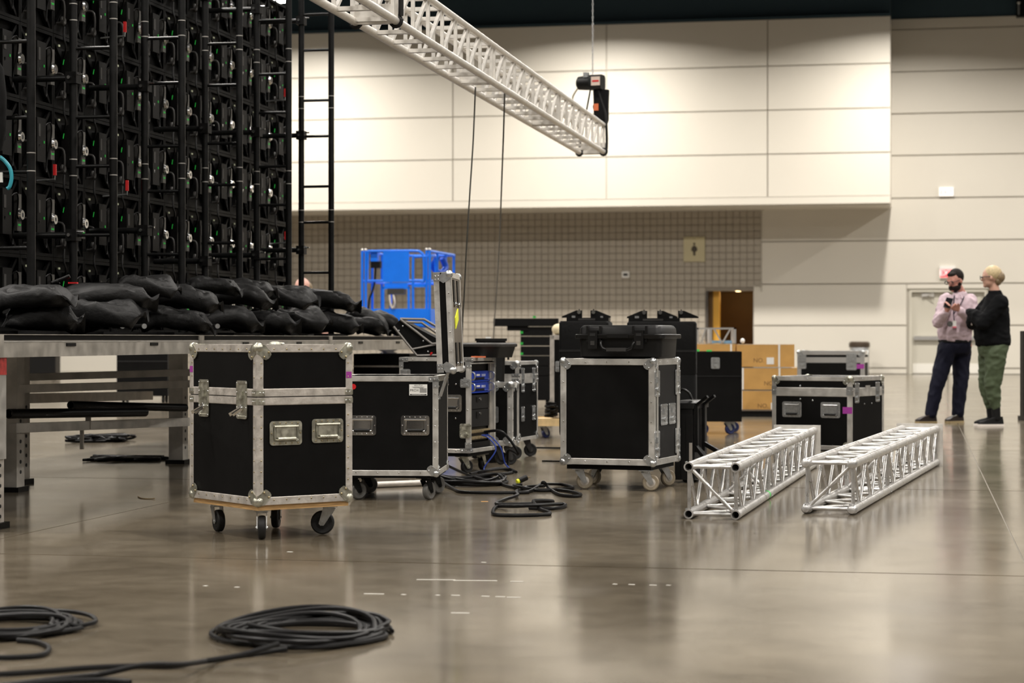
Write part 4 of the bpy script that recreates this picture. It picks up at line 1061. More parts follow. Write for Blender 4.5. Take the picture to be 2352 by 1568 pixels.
# ---------------------------------------------------------------- truss hanging over the floor, with its hoist
e1 = at(1388, 350, 21.0); e0 = at(833, 0, 21.0*(HZ-350)/HZ)
dirv = Vector((e1.x-e0.x, e1.y-e0.y, 0)); Lf = dirv.length; hyaw = -math.atan2(dirv.x, dirv.y); u = dirv.normalized()
back = 5.0
ht = thing('lifted_truss', 'long silver truss hung in the air on a chain hoist across the hall', 'truss', (e0.x-u.x*back, e0.y-u.y*back, e0.z), hyaw)
L = Lf + back; cw, chh = .25, .275
secn = [back+ .75 - 3.0, back+.75, back+.75+3.0, back+.75+6.0, L]
yy = 0
bme = {}
def hb_(a, b, nm, wd=.022, th=.022):
    d = tuple(round(b[i]-a[i],4) for i in range(3)); ky = (d, wd, th)
    if ky not in bme: bme[ky] = MB().bar((0,0,0), d, wd, th).mesh(nm, ALU_HANG)
    q = mesh_obj(nm, bme[ky], ht); q.location = a
for y1 in secn:
    if y1 <= yy+.1: continue
    for x in (-cw, 0):
        for z in (0, chh): MB().cyl((x,yy+.002,z),(x,y1-.002,z),.025,14).build('chord', ALU_HANG, ht, True)
    n = max(1, round((y1-yy-.1)/.42)); st = (y1-yy-.1)/n
    for i in range(n+1):
        q = yy+.05+i*st
        hb_((-cw,q,0),(0,q,0),'rung',.04,.025); hb_((-cw,q,chh),(0,q,chh),'rung',.04,.025)
        for x in (-cw, 0): hb_((x,q,0),(x,q,chh),'upright')
        if i < n:
            for x in (-cw, 0): hb_((x,q+.03,0),(x,q+st-.03,chh),'diagonal')
    MB().box((-cw-.02,y1-.008,-.02),(.02,y1-.002,.10)).build('gusset_plate', ALU_HANG, ht)
    yy = y1
def sling(label, y, side):
    o = thing('sling', label, 'sling', (e0.x+u.x*(y-back), e0.y+u.y*(y-back), e0.z), hyaw)
    MB().tube([(.031*math.cos(g), 0, .031*math.sin(g)) for g in [2*PI*k_/12 for k_ in range(12)]], .014, 8, True).build('wrap', FAB, o, True)
    MB().tube([(-cw+.031*math.cos(g), 0, .031*math.sin(g)) for g in [2*PI*k_/12 for k_ in range(12)]], .014, 8, True).build('wrap', FAB, o, True)
    return o
s1 = sling('black round sling wrapped round the lifted truss near the ladder frames', back+.78, 1)
MB().tube(smooth_path([(.03,0,.03),(.028,0,.20),(.0,.0,.45),(-cw/2,0,1.6),(-cw/2,0,5.5)],4), .016, 8).build('tail', FAB, s1, True)
s2 = sling('black round sling wrapped round the far end of the lifted truss', L-.06, 1)
MB().tube(smooth_path([(.03,0,.0),(.034,0,.12),(.03,0,.26),(.018,0,.40),(-.02,0,.52),(-.08,0,.72)],4), .014, 8).build('tail', FAB, s2, True)
MB().tube([(-cw,0,.03),(-.12,0,.72)], .009, 6).build('tail', FAB, s2, True)
Yh = e1.y
hq = at(1357, 190, Yh)
ho = thing('chain_hoist', 'black electric chain hoist hanging over the far end of the lifted truss', 'hoist', hq, math.radians(-20))
MB().lathe([(.04,-.15),(.068,-.13),(.075,-.04),(.075,.02)],18,'x').build('motor', PLAS, ho, True)
bd = MB(); bd.loft([[(x_,y_,z_) for y_,z_,_ in rrect(.17,.15,.04)] for x_ in (.0,.13)]); bd.build('gear_case', PLAS, ho, True)
PINKL = mat('pale_hoist_label', (.62,.50,.42), .5)
MB().box((.03,-.088,-.04),(.125,-.084,.05)).build('label_plate', PINKL, ho)
MB().box((.042,-.0895,-.004),(.113,-.088,.014)).build('red_marking', RED, ho)
MB().box((-.06,-.07,.05),(-.01,-.02,.10)).build('eye_block', STEEL, ho)
MB().tube(smooth_path([(-.13,-.02,-.05),(-.19,-.02,-.15),(-.17,-.02,-.30),(-.05,-.02,-.34),(.02,-.02,-.33)],5), .010, 8).build('control_cable', mat('pale_cable', (.55,.50,.40), .5), ho, True)
ch = MB()
for i in range(26): ch.tube([(.02+(.008*math.cos(g) if i%2 else 0), (0 if i%2 else .008*math.cos(g)), .09+i*.034+.016*math.sin(g)) for g in [2*PI*k_/8 for k_ in range(8)]], .0035, 5, True)
ch = ch.build('chain', STEEL, ho); ch['kind'] = 'stuff'
MB().cyl((.02,0,.95),(.02,0,11.9-hq.z),.007,6).build('chain_upper', STEEL, ho)
hk = MB(); hk.tube([(.045,0,-.09),(.045,0,-.20),(.03,0,-.25),(.045,0,-.30),(.065,0,-.27)], .012, 8); hk.build('hook', STEEL, ho, True)
MB().box((.04,-.03,-.29),(.09,.03,-.22)).build('hook_block', ORANGE, ho)
cb = thing('chain_bag', 'long black chain bag hanging under the chain hoist', 'bag', at(1381, 207, Yh), math.radians(-15))
g0 = -.34
MB().loft([[(a_*.72,b_*.72,-.37) for a_,b_,_ in rrect(.15,.12,.04)], [(a_,b_,g0+.03) for a_,b_,_ in rrect(.15,.12,.04)], [(a_*1.02,b_,-.15) for a_,b_,_ in rrect(.15,.12,.04)], [(a_*1.08,b_*1.05,0) for a_,b_,_ in rrect(.15,.12,.04)]]).build('bag', CLOTHB, cb, True)
MB().tube([(-.06,0,0),(-.07,0,.08)], .008, 6).build('strap', FAB, cb); MB().tube([(.0,0,0),(-.03,0,.10)], .008, 6).build('strap', FAB, cb)
# two thin cables dropping from the truss
def hang(label, pts):
    o = MB().tube(smooth_path(pts, 6), .0065, 6).build('drop_cable', mat('grey_cable', (.10,.10,.09), .5), None, True); return tag(o, label, 'cable')
hang('thin grey cable dropping from the lifted truss in front of the blue lift', [at(1092,200,14.9), at(1087,320,15.0), at(1080,430,15.1), at(1072,560,15.3), at(1066,680,15.6), at(1062,760,15.8), Vector((at(1060,800,16.0).x,16.05,.3)), Vector((at(1060,800,16.2).x,16.2,.012))])
hang('thin grey cable dropping from the middle of the lifted truss near the dark cart', [at(1160,146,15.9), at(1158,260,16.2), at(1153,400,17.0), at(1147,560,19), at(1140,680,22), at(1134,760,25), Vector((at(1130,800,27.0).x,27.0,.4)), Vector((at(1125,800,28).x,28.0,.012))])

# ---------------------------------------------------------------- cables on the floor
def coil(name, label, ctr, rx, ry, n, r, seed, h=.05, tails=(), squash=0.0, rot=0.0, m=CAB, band=True):
    o = thing(name, label, 'cable coil', ctr); rd = random.Random(seed); pts = []
    for i in range(n):
        ox, oy = rd.uniform(-.08,.08)*rx*1.6, rd.uniform(-.08,.08)*ry*2.2; sx, sy = rd.uniform(.70,1.02), rd.uniform(.55,1.02); ph = rd.uniform(-.3,.3); z0 = r+.0015+rd.uniform(.1,1)*h*(i/max(1,n-1))
        for k_ in range(18):
            g = 2*PI*k_/18
            x = rx*sx*math.cos(g+ph*.2)+ox; y = ry*sy*math.sin(g)+oy
            z = r+.0015 + max(0, (z0-r)*(.75+.35*math.sin(2*g+ph*5)))
            pts.append((x*math.cos(rot)-y*math.sin(rot), x*math.sin(rot)+y*math.cos(rot), z))
    MB().tube(smooth_path(pts, 3), r, 7).build('loops', m, o, True)
    for t in tails:
        MB().tube(smooth_path([Vector(q)-Vector(ctr) for q in t], 6), r, 8).build('tail', m, o, True)
    return o
c1 = gnd(706, 1460); c1.z = 0
R1 = .0078
coil('cable_coil', 'big black coil of thick cable on the open floor with tails running off', c1, .268, .31, 15, R1, 5, .040, tails=(
    [gnd(640,1478,.05), gnd(560,1502,.03), gnd(480,1516,.02), gnd(400,1529,.0088), gnd(300,1529,.0088), gnd(200,1533,.0088), gnd(100,1541,.0088), gnd(-30,1549,.0088), gnd(-160,1552,.0088)],
    [gnd(660,1490,.02), gnd(590,1500,.0088), gnd(500,1514,.0088), gnd(420,1525,.040), gnd(330,1527,.040), gnd(230,1548,.0088), gnd(120,1560,.0088), gnd(0,1575,.0088), gnd(-100,1590,.0088)],
    [gnd(300,1566,.0088), gnd(240,1562,.0088), gnd(150,1564,.0088), gnd(40,1572,.0088), gnd(-60,1585,.0088)]))
c2 = gnd(8, 1446); c2.z = 0
coil('cable_coil', 'tangled coil of black cable with one stray loop, before the stage leg', c2, .25, .31, 13, R1, 11, .045, tails=(
    [gnd(40,1470,.0088), gnd(85,1474,.0088), gnd(112,1486,.0088), gnd(100,1502,.0088), gnd(50,1508,.0088), gnd(-30,1509,.0088), gnd(-120,1500,.0088)],))
c3 = gnd(1083, 1112); c3.z = 0
coil('cable_coil', 'flat coil of black cable behind the open utility case wheels', c3, .205, .30, 9, .0095, 21, .05, tails=(
    [gnd(1030,1070,.05), gnd(1080,1092,.04), gnd(1140,1108,.012), gnd(1180,1119,.0105), gnd(1240,1126,.0105), gnd(1300,1122,.0105)],
    [gnd(1010,1102,.03), gnd(1040,1121,.0105), gnd(1070,1130,.0105), gnd(1180,1131,.0105), gnd(1215,1130,.0105)]))
lc_ = gnd(1235, 1140); lc_.z = 0
def loose(name, label, pts, r, closed=False, m=CAB):
    o = MB().tube(smooth_path(pts, 6, closed), r, 8, closed).build(name, m, None, True); return tag(o, label, 'cable')
q = .0105
loose('loose_cable', 'loose loop of black cable lying in the open between the flight cases', [gnd(1250,1116,.028), gnd(1210,1118,q), gnd(1186,1128,q), gnd(1188,1137,.022), gnd(1160,1146,q), gnd(1140,1155,q), gnd(1150,1157.5,q), gnd(1200,1157,q), gnd(1260,1154,q), gnd(1268,1150,.02), gnd(1235,1149,.03), gnd(1225,1152,.03), gnd(1240,1168,q), gnd(1262,1176,q), gnd(1255,1181,q), gnd(1200,1183,q), gnd(1145,1182,q), gnd(1132,1176,q), gnd(1142,1163,q), gnd(1180,1162,.03), gnd(1230,1160,.03), gnd(1290,1157,q), gnd(1297,1162,q), gnd(1270,1167,q), gnd(1215,1166,q)], .0100)
loose('loose_cable', 'black cable with a raised kink ending under the flight case with tan wheels', [gnd(1180,1131,q), gnd(1215,1128,q), gnd(1242,1112,.03), gnd(1249,1107,.045), gnd(1262,1121,q), gnd(1285,1135,q), gnd(1320,1139,q), gnd(1334,1135,q), gnd(1310,1128,q), gnd(1280,1124,q)], .0100)
loose('loose_cable', 'flattened black cable loop with a plug, beside the tan wheels', [gnd(1200,1113,q), gnd(1180,1114,q), gnd(1195,1118,.03), gnd(1240,1124,q), gnd(1300,1122,q), gnd(1316,1119,q), gnd(1290,1112,q), gnd(1250,1111,.03)], .0095)
loose('loose_cable', 'black cable loop lying at the foot of the equipment rack', [gnd(1080,1088,q), gnd(1110,1081,q), gnd(1150,1075,q), gnd(1178,1083,q), gnd(1150,1088,q), gnd(1100,1086,.012), gnd(1120,1080,.03), gnd(1165,1076,.028), gnd(1186,1084,q)], .0095)
pgo = thing('mains_plug', 'black mains plug with brass pins and yellow ring lying on the cable', 'plug', gnd(1203, 1113)+Vector((0,0,.026)), .5)
MB().cyl((-.035,0,.0),(.02,0,.02),.019,12).build('body', RUB, pgo, True); MB().cyl((-.05,0,-.006),(-.035,0,.0),.016,12).build('ring', YEL, pgo, True)
for s_ in (-1,1): MB().box((.02,s_*.008-.003,.018),(.042,s_*.008+.003,.024)).build('pin', GOLD, pgo)
# tube lying behind the utility case and thin rods further back
pp = gnd(862, 1113, .02)
o = MB().pipe(pp, pp+Vector((.36,.22,0)), .0195, .016, 18).build('aluminium_tube', ALU_OLD, None, True); tag(o, 'short aluminium tube lying on the floor under the utility case', 'tube')
for lab, x0, x1, y in (('thin black steel rod lying beside the front left wheel of the middle case', 1246, 1300, 1058), ('thin black steel rod lying beyond the upright case wheels', 1226, 1292, 1027)):
    o = MB().bar(gnd(x0,y,.006), gnd(x1,y+1,.006), .03, .010).build('steel_rod', MATTE, None); tag(o, lab, 'rod')
# white tape scraps
TAPEW = mat('white_floor_tape', (.46,.44,.39), .6)
for x0, x1, y in ((957,1046,1331),(1041,1142,1333),(1172,1202,1335),(836,882,1363.5),(922,932,1365),(1001,1010,1366.5),(1037,1056,1367),(1106,1124,1369),(1138,1160,1370),(1164,1196,1371.5),(1036,1078,1407.5),(1408,1417,1341),(1444,1458,1342),(1492,1508,1343.5),(1531,1540,1343.5),(540,549,1348),(468,476,1345),(660,672,1267),(1106,1116,1291)):
    a_, b_ = gnd(x0,y), gnd(x1,y+.6)
    o = MB().bar((a_.x,a_.y,.0008),(b_.x,b_.y,.0008),.014,.0010).build('tape_scrap', TAPEW, None); tag(o, 'small strip of white tape stuck to the polished floor', 'tape', 'white tape scraps on the open floor')
a_ = gnd(1105,1151.5); o = MB().bar((a_.x,a_.y,.0008),(a_.x+.04,a_.y,.0008),.016,.001).build('tape_scrap', mat('orange_floor_tape',(.75,.38,.10),.6), None); tag(o, 'short orange tape strip on the floor before the loose cable', 'tape')
o = MB().tube(smooth_path([gnd(317,1140,.004),gnd(326,1144,.003),gnd(345,1145,.003),gnd(356,1144,.006)],4), .003, 6).build('cable_tie', mat('tan_tie',(.42,.30,.16),.6), None); tag(o, 'curled tan cable tie lying on the floor left of the tall case', 'cable tie')
# ---------------------------------------------------------------- stage
ZD = CH + (HZ-767)*10/F            # deck height
def hthing(name, label, cat, c, d, z=0.0, group=None): return thing(name, label, cat, H(c, d, z), -HA, group)
CF = -4.39; D0 = 9.30; DL = 2.87; DW = 1.22
LEGM = ALU_MUD
def deck(label, i, j, legs, near_leg=False):
    c1 = CF - j*DW; d0 = D0 + i*DL
    o = hthing('stage_deck', label, 'stage deck', c1, d0)       # local: x from -DW to 0, y from 0 to DL
    MB().box((-DW+.004,.004,ZD-.030),(-.004,DL-.004,ZD)).build('deck_board', LAM, o)
    for a, b in (((-.05,0,ZD-.115),(0,DL,ZD-.032)), ((-DW,0,ZD-.115),(-DW+.05,DL,ZD-.032)), ((-DW+.05,0,ZD-.115),(-.05,.05,ZD-.032)), ((-DW+.05,DL-.05,ZD-.115),(-.05,DL,ZD-.032))):
        MB().box(a, b).build('frame_beam', LEGM, o)
    MB().box((-.002,0,ZD-.004),(.003,DL,ZD)).build('edge_lip', LEGM, o)
    MB().box((-.002,0,ZD-.040),(.002,DL,ZD-.033)).build('lower_lip', ALU, o)
    for y in (0.0, DL-.045): MB().box((-.01,y,ZD-.115),(.004,y+.045,ZD)).build('end_cap', LEGM, o)
    for y in (.8, 2.0): MB().box((-.001,y,ZD-.062),(.005,y+.12,ZD-.045)).build('coupling_slot', MATTE, o)
    for x, y in legs:
        lg = MB().box((x-.055,y-.055,.03),(x+.055,y+.055,ZD-.115)).build('leg', LEGM, o)
        for k_ in range(7): MB().lathe([(.012,.0),(.012,.002)],10,'x',(x+.055,y,.12+k_*.062)).build('pin_hole', INK, lg)
        MB().box((x-.075,y-.075,0),(x+.075,y+.075,.03)).build('foot', MATTE, o)
    return o
dk = deck('near stage deck section whose aluminium front beam starts above the nearest leg', 0, 0, [(-1.02, 2.34)])
o = dk
lg = MB().box((-.11,.0,.34),(-.01,.1,ZD-.20)).build('leg', ALU, dk); MB().box((-.102,.008,.03),(-.018,.092,.34)).build('leg_extension', ALU_OLD, dk)
for k_ in range(6): MB().lathe([(.009,0),(.009,.002)],10,'x',(-.018,.05,.06+k_*.05)).build('pin_hole', INK, dk)
MB().box((-.112,-.002,ZD-.20),(-.008,.102,ZD-.115)).build('red_collar', mat('chipped_red_paint', (.34,.03,.025), .55, 0, var=.6, scale=30), dk)
MB().box((-.13,-.02,0),(.0,.12,.03)).build('foot', MATTE, dk)
deck('middle stage deck section behind the tall flight case', 1, 0, [(-1.02, 2.33)])
deck('far stage deck section running behind the equipment rack', 2, 0, [(-.06,.06),(-1.02,2.4)])
deck('inner stage deck section under the first ladder frames', 0, 1, [(-.06,1.2)])
deck('inner stage deck section under the middle of the video wall', 1, 1, [(-.06,.12)])
deck('inner stage deck section under the far end of the video wall', 2, 1, [(-.06,2.0)])
def rail(label, p0, p1, wd, ht, m=LEGM):
    o = MB().bar(p0, p1, wd, ht).build('brace_rail', m, None); return tag(o, label, 'rail')
rail('lower horizontal aluminium brace between the stage legs', at(18,983,12.40)+Vector((.03,0,0)), at(470,967,14.60), .05, .058)
rail('upper horizontal aluminium brace between the stage legs', at(18,893,12.42)+Vector((.03,0,0)), at(470,880,14.65), .05, .050)
rail('dark cross brace deep under the stage near its top', at(60,866,14.2), at(440,855,15.0), .05, .05, ALU_MUD)
rail('long aluminium brace deep under the stage', at(50,915,14.6), at(345,908,17.0), .05, .07, ALU_MUD)
o = hthing('black_pipe', 'thick black pipe with open end lying along the lower stage brace', 'pipe', 0, 0); o.location = (0,0,0); o.rotation_euler = (0,0,0)
a_, b_ = at(20,950,12.35), at(333,946,13.65)
MB().pipe(a_, b_, .030, .025, 16).build('tube', PIPEB, o, True)
o = thing('black_pipe', 'second black pipe lying behind on the stage brace', 'pipe'); a_, b_ = at(162,930,13.4), at(425,936,14.7)
MB().pipe(a_, b_, .028, .023, 16).build('tube', PIPEB, o, True)
o = thing('brace_hook', 'upright flat steel hook clamped over the lower stage brace', 'hook', at(206,985,13.2))
MB().bar((0,-.045,0),(0,-.045,.11),.035,.008,(0,1,0)).build('plate', LEGM, o); MB().bar((-.05,0,-.13),(-.05,0,.0),.035,.02).build('stem', LEGM, o)
# things seen under the stage
def heap(label, px, py, w_, h_, seed, n=7):
    p = gnd(px, py); o = thing('cable_heap', label, 'cables', p); rd = random.Random(seed); mb = MB()
    for i in range(n): mb.tube(smooth_path([(rd.uniform(-w_,w_), rd.uniform(-.25,.25), .012+rd.random()*h_) for _ in range(8)],5,True), .012, 6, closed=True)
    mb.build('loops', CAB, o, True)
heap('low heap of dark cables lying on the floor under the stage', 225, 1014, .28, .05, 4)
heap('flat run of black cable on the floor beyond the stage brace', 285, 1056, .30, .01, 8, 5)
o = thing('storage_box', 'dark storage box standing far off by the cream wall, seen under the stage', 'box', Vector((at(65,868,48).x, 48, 0)))
MB().box((0,0,.06),(.64,.5,.52)).build('body', PLAS, o); MB().box((-.01,-.01,.52),(.65,.51,.56)).build('lid', PLAS, o)
for x in (.08,.56): MB().box((x-.03,.1,0),(x+.03,.4,.06)).build('skid', MATTE, o)
o = thing('legs_stand_in', 'black block on small wheels standing in for legs of people beyond the stage', 'chest', Vector((at(268,870,29.7).x, 29.7, 0)))  # chest shape added in place of the dark legs of people standing there
MB().box((0,0,.10),(.74,.5,.95)).build('body', LAM, o); MB().box((0,-.004,.6),(.74,0,.61)).build('lid_seam', INK, o)
for x in (.08,.66): MB().lathe([(.05,-.016),(.05,.016)],14,'x',(x,.1,.05)).build('wheel', RUB, o); MB().lathe([(.05,-.016),(.05,.016)],14,'x',(x,.4,.05)).build('wheel', RUB, o)

o = thing('road_chest', 'black road chest with a grey seam parked under the far stage deck', 'chest', Vector((at(812,870,17.75).x, 17.75, 0)), -HA)
MB().box((0,0,.09),(.50,.7,.80)).build('body', LAM, o); MB().box((-.002,-.003,.685),(.502,0,.70)).build('lid_seam', ALU_MUD, o)
for x in (.06,.44):
    for y in (.08,.62): MB().lathe([(.045,-.016),(.045,.016)],14,'x',(x,y,.045)).build('wheel', RUB, o)

# ---------------------------------------------------------------- video wall, seen from behind
CW = -5.55; PW = .50; PH = .485; ZW = ZD + .02; DEND = 17.45
def make_panel():
    r = thing('video_panel', 'black video wall panel seen from behind, with control box and locks', 'video panel', (0,0,0), 0, 'video wall panels')
    # local: x across the panel (along the wall), z up, -y out of the back
    fb = MB(); t = .022
    fb.box((.002,-.05,.002),(PW-.002,-.0,t)); fb.box((.002,-.05,PH-t),(PW-.002,0,PH-.002)); fb.box((.002,-.05,t),(t,0,PH-t)); fb.box((PW-t,-.05,t),(PW-.002,0,PH-t))
    fb.build('frame', LEDB, r)
    MB().box((t,-.012,t),(PW-t,-.004,PH-t)).build('module_back', LEDB, r)
    cx, cz = PW*.5, PH*.5
    for a, b in (((t,t),(cx,cz)),((PW-t,t),(cx,cz)),((t,PH-t),(cx,cz)),((PW-t,PH-t),(cx,cz))):
        MB().bar((a[0],-.03,a[1]),(b[0],-.035,b[1]),.022,.022,(0,1,0)).build('web_rib', LEDB, r)
    cb_ = MB().box((cx-.075,-.085,cz-.13),(cx+.055,-.03,cz+.15)).build('control_box', LEDG, r)
    MB().box((cx-.06,-.088,cz+.03),(cx-.03,-.085,cz+.11)).build('grey_plate', PLASG, cb_)
    MB().box((cx+.02,-.089,cz-.01),(cx+.030,-.085,cz+.006)).build('status_light', GREENL, cb_)
    MB().add([(cx-.055,-.0862,cz-.02),(cx-.035,-.0862,cz-.02),(cx-.045,-.0862,cz-.045)],[(2,1,0),(0,1,2)]).build('arrow_mark', WHITE, cb_)
    lp_ = MB().box((PW-.085,-.070,cz-.10),(PW-.026,-.046,cz+.13)).build('lock_plate', mat('grey_lock_plate',(.16,.155,.145),.4,.7), r)
    q = MB(); q.M = frame((PW-.055,-.070,cz+.0),(1,0,0),(0,0,1)); q.lathe([(.040,0),(.040,.010),(.030,.022),(.014,.022),(.013,.006)],18); q.build('lock_knob', CHROME, lp_, True)
    MB().box((PW-.075,-.0715,cz-.068),(PW-.036,-.070,cz-.056)).build('green_label', GREENL, lp_)
    MB().box((.08,-.052,PH-.075),(.105,-.046,PH-.062)).build('pale_label', mat('pale_label',(.45,.48,.33),.6), r)
    MB().tube(smooth_path([(cx+.05,-.05,cz+.08),(cx+.11,-.09,cz+.13),(cx+.15,-.08,cz+.05),(cx+.13,-.06,cz-.10),(cx+.09,-.07,cz-.19),(cx+.05,-.06,cz-.10)],4), .006, 6).build('data_cable', CAB, r, True)
    MB().tube(smooth_path([(cx-.09,-.05,cz+.10),(cx-.14,-.09,cz+.16),(cx-.15,-.08,PH-.02),(cx-.12,-.07,PH+.06)],4), .007, 6).build('power_link', CAB, r, True)
    MB().tube(smooth_path([(.05,-.05,.07),(.05,-.10,.09),(.05,-.10,.21),(.05,-.05,.23)],4), .008, 8).build('carry_handle', PLASG, r, True)
    q = MB(); q.M = frame((.14,-.05,.10),(1,0,0),(0,0,1)); q.lathe([(.030,0),(.030,.012),(.022,.02)],14); q.build('round_socket', PLASG, r, True)
    MB().bar((.15,-.052,.30),(.165,-.052,.335),.006,.004,(0,1,0)).build('green_clip', GREENL, r)
    return r
ORD = ['first','second','third','fourth','fifth','sixth','seventh','eighth','ninth','tenth','eleventh','twelfth','thirteenth']
proto = make_panel()
ncol, nrow = 13, 6
first = True
for i in range(ncol):
    d = DEND - (i+1)*PW
    for j in range(nrow):
        # +x of the panel runs along the hall axis; its back (-y) faces the open floor
        o = proto if first else dup(proto)
        first = False
        o['label'] = 'black video wall panel, %s row up from the stage, %s column from its free end' % (ORD[j], ORD[i])
        p = H(CW, d, ZW + j*PH)
        o.matrix_world = Matrix.Translation(p) @ Matrix.Rotation(PI/2-HA, 4, 'Z')
# black edge bars of the wall end
o = hthing('end_pole', 'thin black pole edging the far end of the video wall', 'pole', CW-.02, DEND+.05, ZD)
MB().cyl((0,0,0),(0,0,2.9),.02,10).build('tube', PIPEB, o, True)
for z in (.5,1.0,1.5,2.0,2.5): MB().box((-.02,-.05,z),(.02,.02,z+.05)).build('clip', MATTE, o)
# ladder frames holding the wall
CP = -4.80; CB = -5.06
lad_d = [10.57+1.18*k_ for k_ in range(6)]
names = ['ladder frame of black pipe nearest the teal strap', 'second black ladder frame from the teal strap along the video wall', 'third black ladder frame from the teal strap along the video wall', 'fourth black ladder frame from the teal strap along the video wall', 'black ladder frame next to the last one at the end of the video wall', 'free-standing last black ladder frame against the bright wall']
WORN = mat('bare_metal_scratch', (.45,.43,.40), .5, .6)
for i, d in enumerate(lad_d):
    o = hthing('ladder_frame', names[i], 'ladder frame', CP, d, ZD)
    TOPZ = 4.6
    for x in (0, CB-CP):
        pst = MB().cyl((x,0,.0),(x,0,TOPZ),.0242,16).build('upright_pipe', PIPEB, o, True)
        for z in (.9,1.0,1.85,1.95): 
            MB().pipe((x,0,z+i*.07%.3),(x,0,z+.006+i*.07%.3),.0247,.024,14).build('worn_ring', WORN, pst, True)
    z = .18 + (i*.13 % .2)
    seq = (.30,.42)
    k_ = 0
    while z < TOPZ-.1:
        MB().cyl((CB-CP+.02,0,z),(-.02,0,z),.0115,10).build('rung', PIPEB, o, True); z += seq[k_ % 2]; k_ += 1
    for z in (.62, 1.58, 2.54):
        zz_ = z + (i*.09 % .25) - .1
        q = MB().cyl((CB-CP-.02,0,zz_),(CW-CP+.10,0,zz_),.020,12).build('stand_off', PIPEB, o, True)
        q = MB().box((CB-CP-.035,-.04,zz_-.035),(CB-CP+.035,.04,zz_+.035)).build('pipe_clamp', MATTE, o)
        MB().cyl((CB-CP-.01,-.055,zz_),(CB-CP-.01,-.03,zz_),.011,8).cyl((CB-CP+.03,-.02,zz_+.02),(CB-CP+.075,-.02,zz_+.02),.006,8).build('clamp_bolt', CHROME, q, True)
    MB().box((-.06,-.3,.0),(.06,.3,.02)).box((CB-CP-.06,-.3,0),(CB-CP+.06,.3,.02)).build('base_plate', MATTE, o)
# red lock levers on the wall
for px, py, d, lb in ((287,62,12.9,'upper red lock lever on the video wall just past the second ladder frame'),(126,390,12.2,'red lock lever on the video wall just past the first ladder frame'),(292,426,12.9,'lower red lock lever on the video wall just past the second ladder frame'),(656,541,16.9,'lower red lock lever at the free end of the video wall'),(655,213,16.9,'upper red lock lever at the free end of the video wall')):
    p = at(px, py, H(CW+.2, d).y); o = thing('lock_lever', lb, 'lever', p, 0, 'red lock levers on the video wall')
    MB().box((-.009,-.012,-.035),(.009,.012,.035)).build('grip', RED, o); MB().tube([(0,0,-.035),(0,0,-.06),(-.17,.035,-.07)],.006,8).build('stem', STEEL, o)
# teal strap and pouch hanging on the first ladder frame
tp_ = at(8, 398, 11.3)
o = thing('teal_strap', 'teal curved wrist strap with white tag hanging on the first ladder frame', 'strap', tp_)
MB().tube(smooth_path([(-.02,0,.09),(.005,0,.07),(.035,0,.03),(.045,0,-.02),(.035,0,-.07),(.02,0,-.085)],5), .011, 8).build('band', mat('teal_rubber',(.03,.32,.40),.45), o, True)
MB().tube([(-.02,0,.09),(-.06,0,.10)], .012, 8).build('ring', CHROME, o, True); MB().box((-.025,-.01,-.05),(-.005,.01,.005)).build('white_tag', WHITE, o)
o = thing('hanging_jacket', 'black jacket hanging from the first ladder frame at the wall edge', 'jacket', at(-24, 345, 11.25))
mb = MB(); mb.loft([[(x*s_,y*s_*.8+.02,z) for x,y,_ in rrect(.16,.12,.05)] for s_,z in ((.8,0),(1.05,.1),(1.1,.3),(.9,.45),(.4,.52))]); mb.build('body', CLOTHB, o, True)

# ---------------------------------------------------------------- sandbags on the deck
def bag_mesh(seed, L, Wd, Ht):
    rd = random.Random(seed); off = Vector((seed*3.1, seed*1.7, seed*.9)); nu, nv = 72, 30; vs = []; fs = []
    def sp(a, e): return math.copysign(abs(a)**e, a)
    tw = rd.uniform(-.06,.06)
    for i in range(nv+1):
        ph = -PI/2+PI*i/nv
        for k_ in range(nu):
            g = 2*PI*k_/nu
            x = sp(math.cos(ph),.5)*sp(math.cos(g),.5); y = sp(math.cos(ph),.5)*sp(math.sin(g),.5); z = sp(math.sin(ph),.8)
            ax = abs(x); fl = max(0, (ax-.74)/.26)                       # flat sewn flap at both ends
            th = (1-.93*min(1,fl*1.6))*(1-.22*abs(y)**3)
            p = Vector((x*L/2*(1+.07*fl), y*Wd/2*(1-.16*fl+.05*math.sin(6*x+seed)), z*Ht/2*th))
            n1 = noise.noise(p*6+off); n2 = noise.noise(p*15+off); n3 = noise.noise(Vector((p.x*34,p.y*9,p.z*9))+off)
            fold = (1-abs(noise.noise(Vector((p.x*8,p.y*13,p.z*8))+off*2)))**7*.022
            rad = math.sin(11*math.atan2(y,1.25-ax)+n1*3)*.007*max(0,ax-.35)
            p += Vector((n1*.018, n2*.012, n1*.020+n2*.008+n3*.004-fold*(1 if z > 0 else 0)+rad))
            p.z += fl*fl*(.05*math.sin(4*y+seed*2)+.03*rd.uniform(-.02,.02)) - .045*ax*ax + tw*x*y + noise.noise(p*2.5+off*2)*.035
            vs.append(p)
    for i in range(nv):
        for k_ in range(nu):
            l = (k_+1) % nu; fs.append((i*nu+k_, i*nu+l, (i+1)*nu+l, (i+1)*nu+k_))
    mn = min(p.z for p in vs); vs = [p-Vector((0,0,mn)) for p in vs]
    return MB().add(vs, fs).mesh('sack', FAB, True)
def strap_mesh(seed, L, Wd, Ht):
    mb = MB(); n = 14; lps = []
    for k_ in range(n):
        t_ = k_/(n-1); x = (t_-.5)*L*.55; z = Ht*.92+math.sin(t_*PI)*.035+.004
        lps.append([(x,-.018,z),(x,.018,z),(x,.018,z+.004),(x,-.018,z+.004)])
    return mb.loft(lps).mesh('strap', CLOTHB)
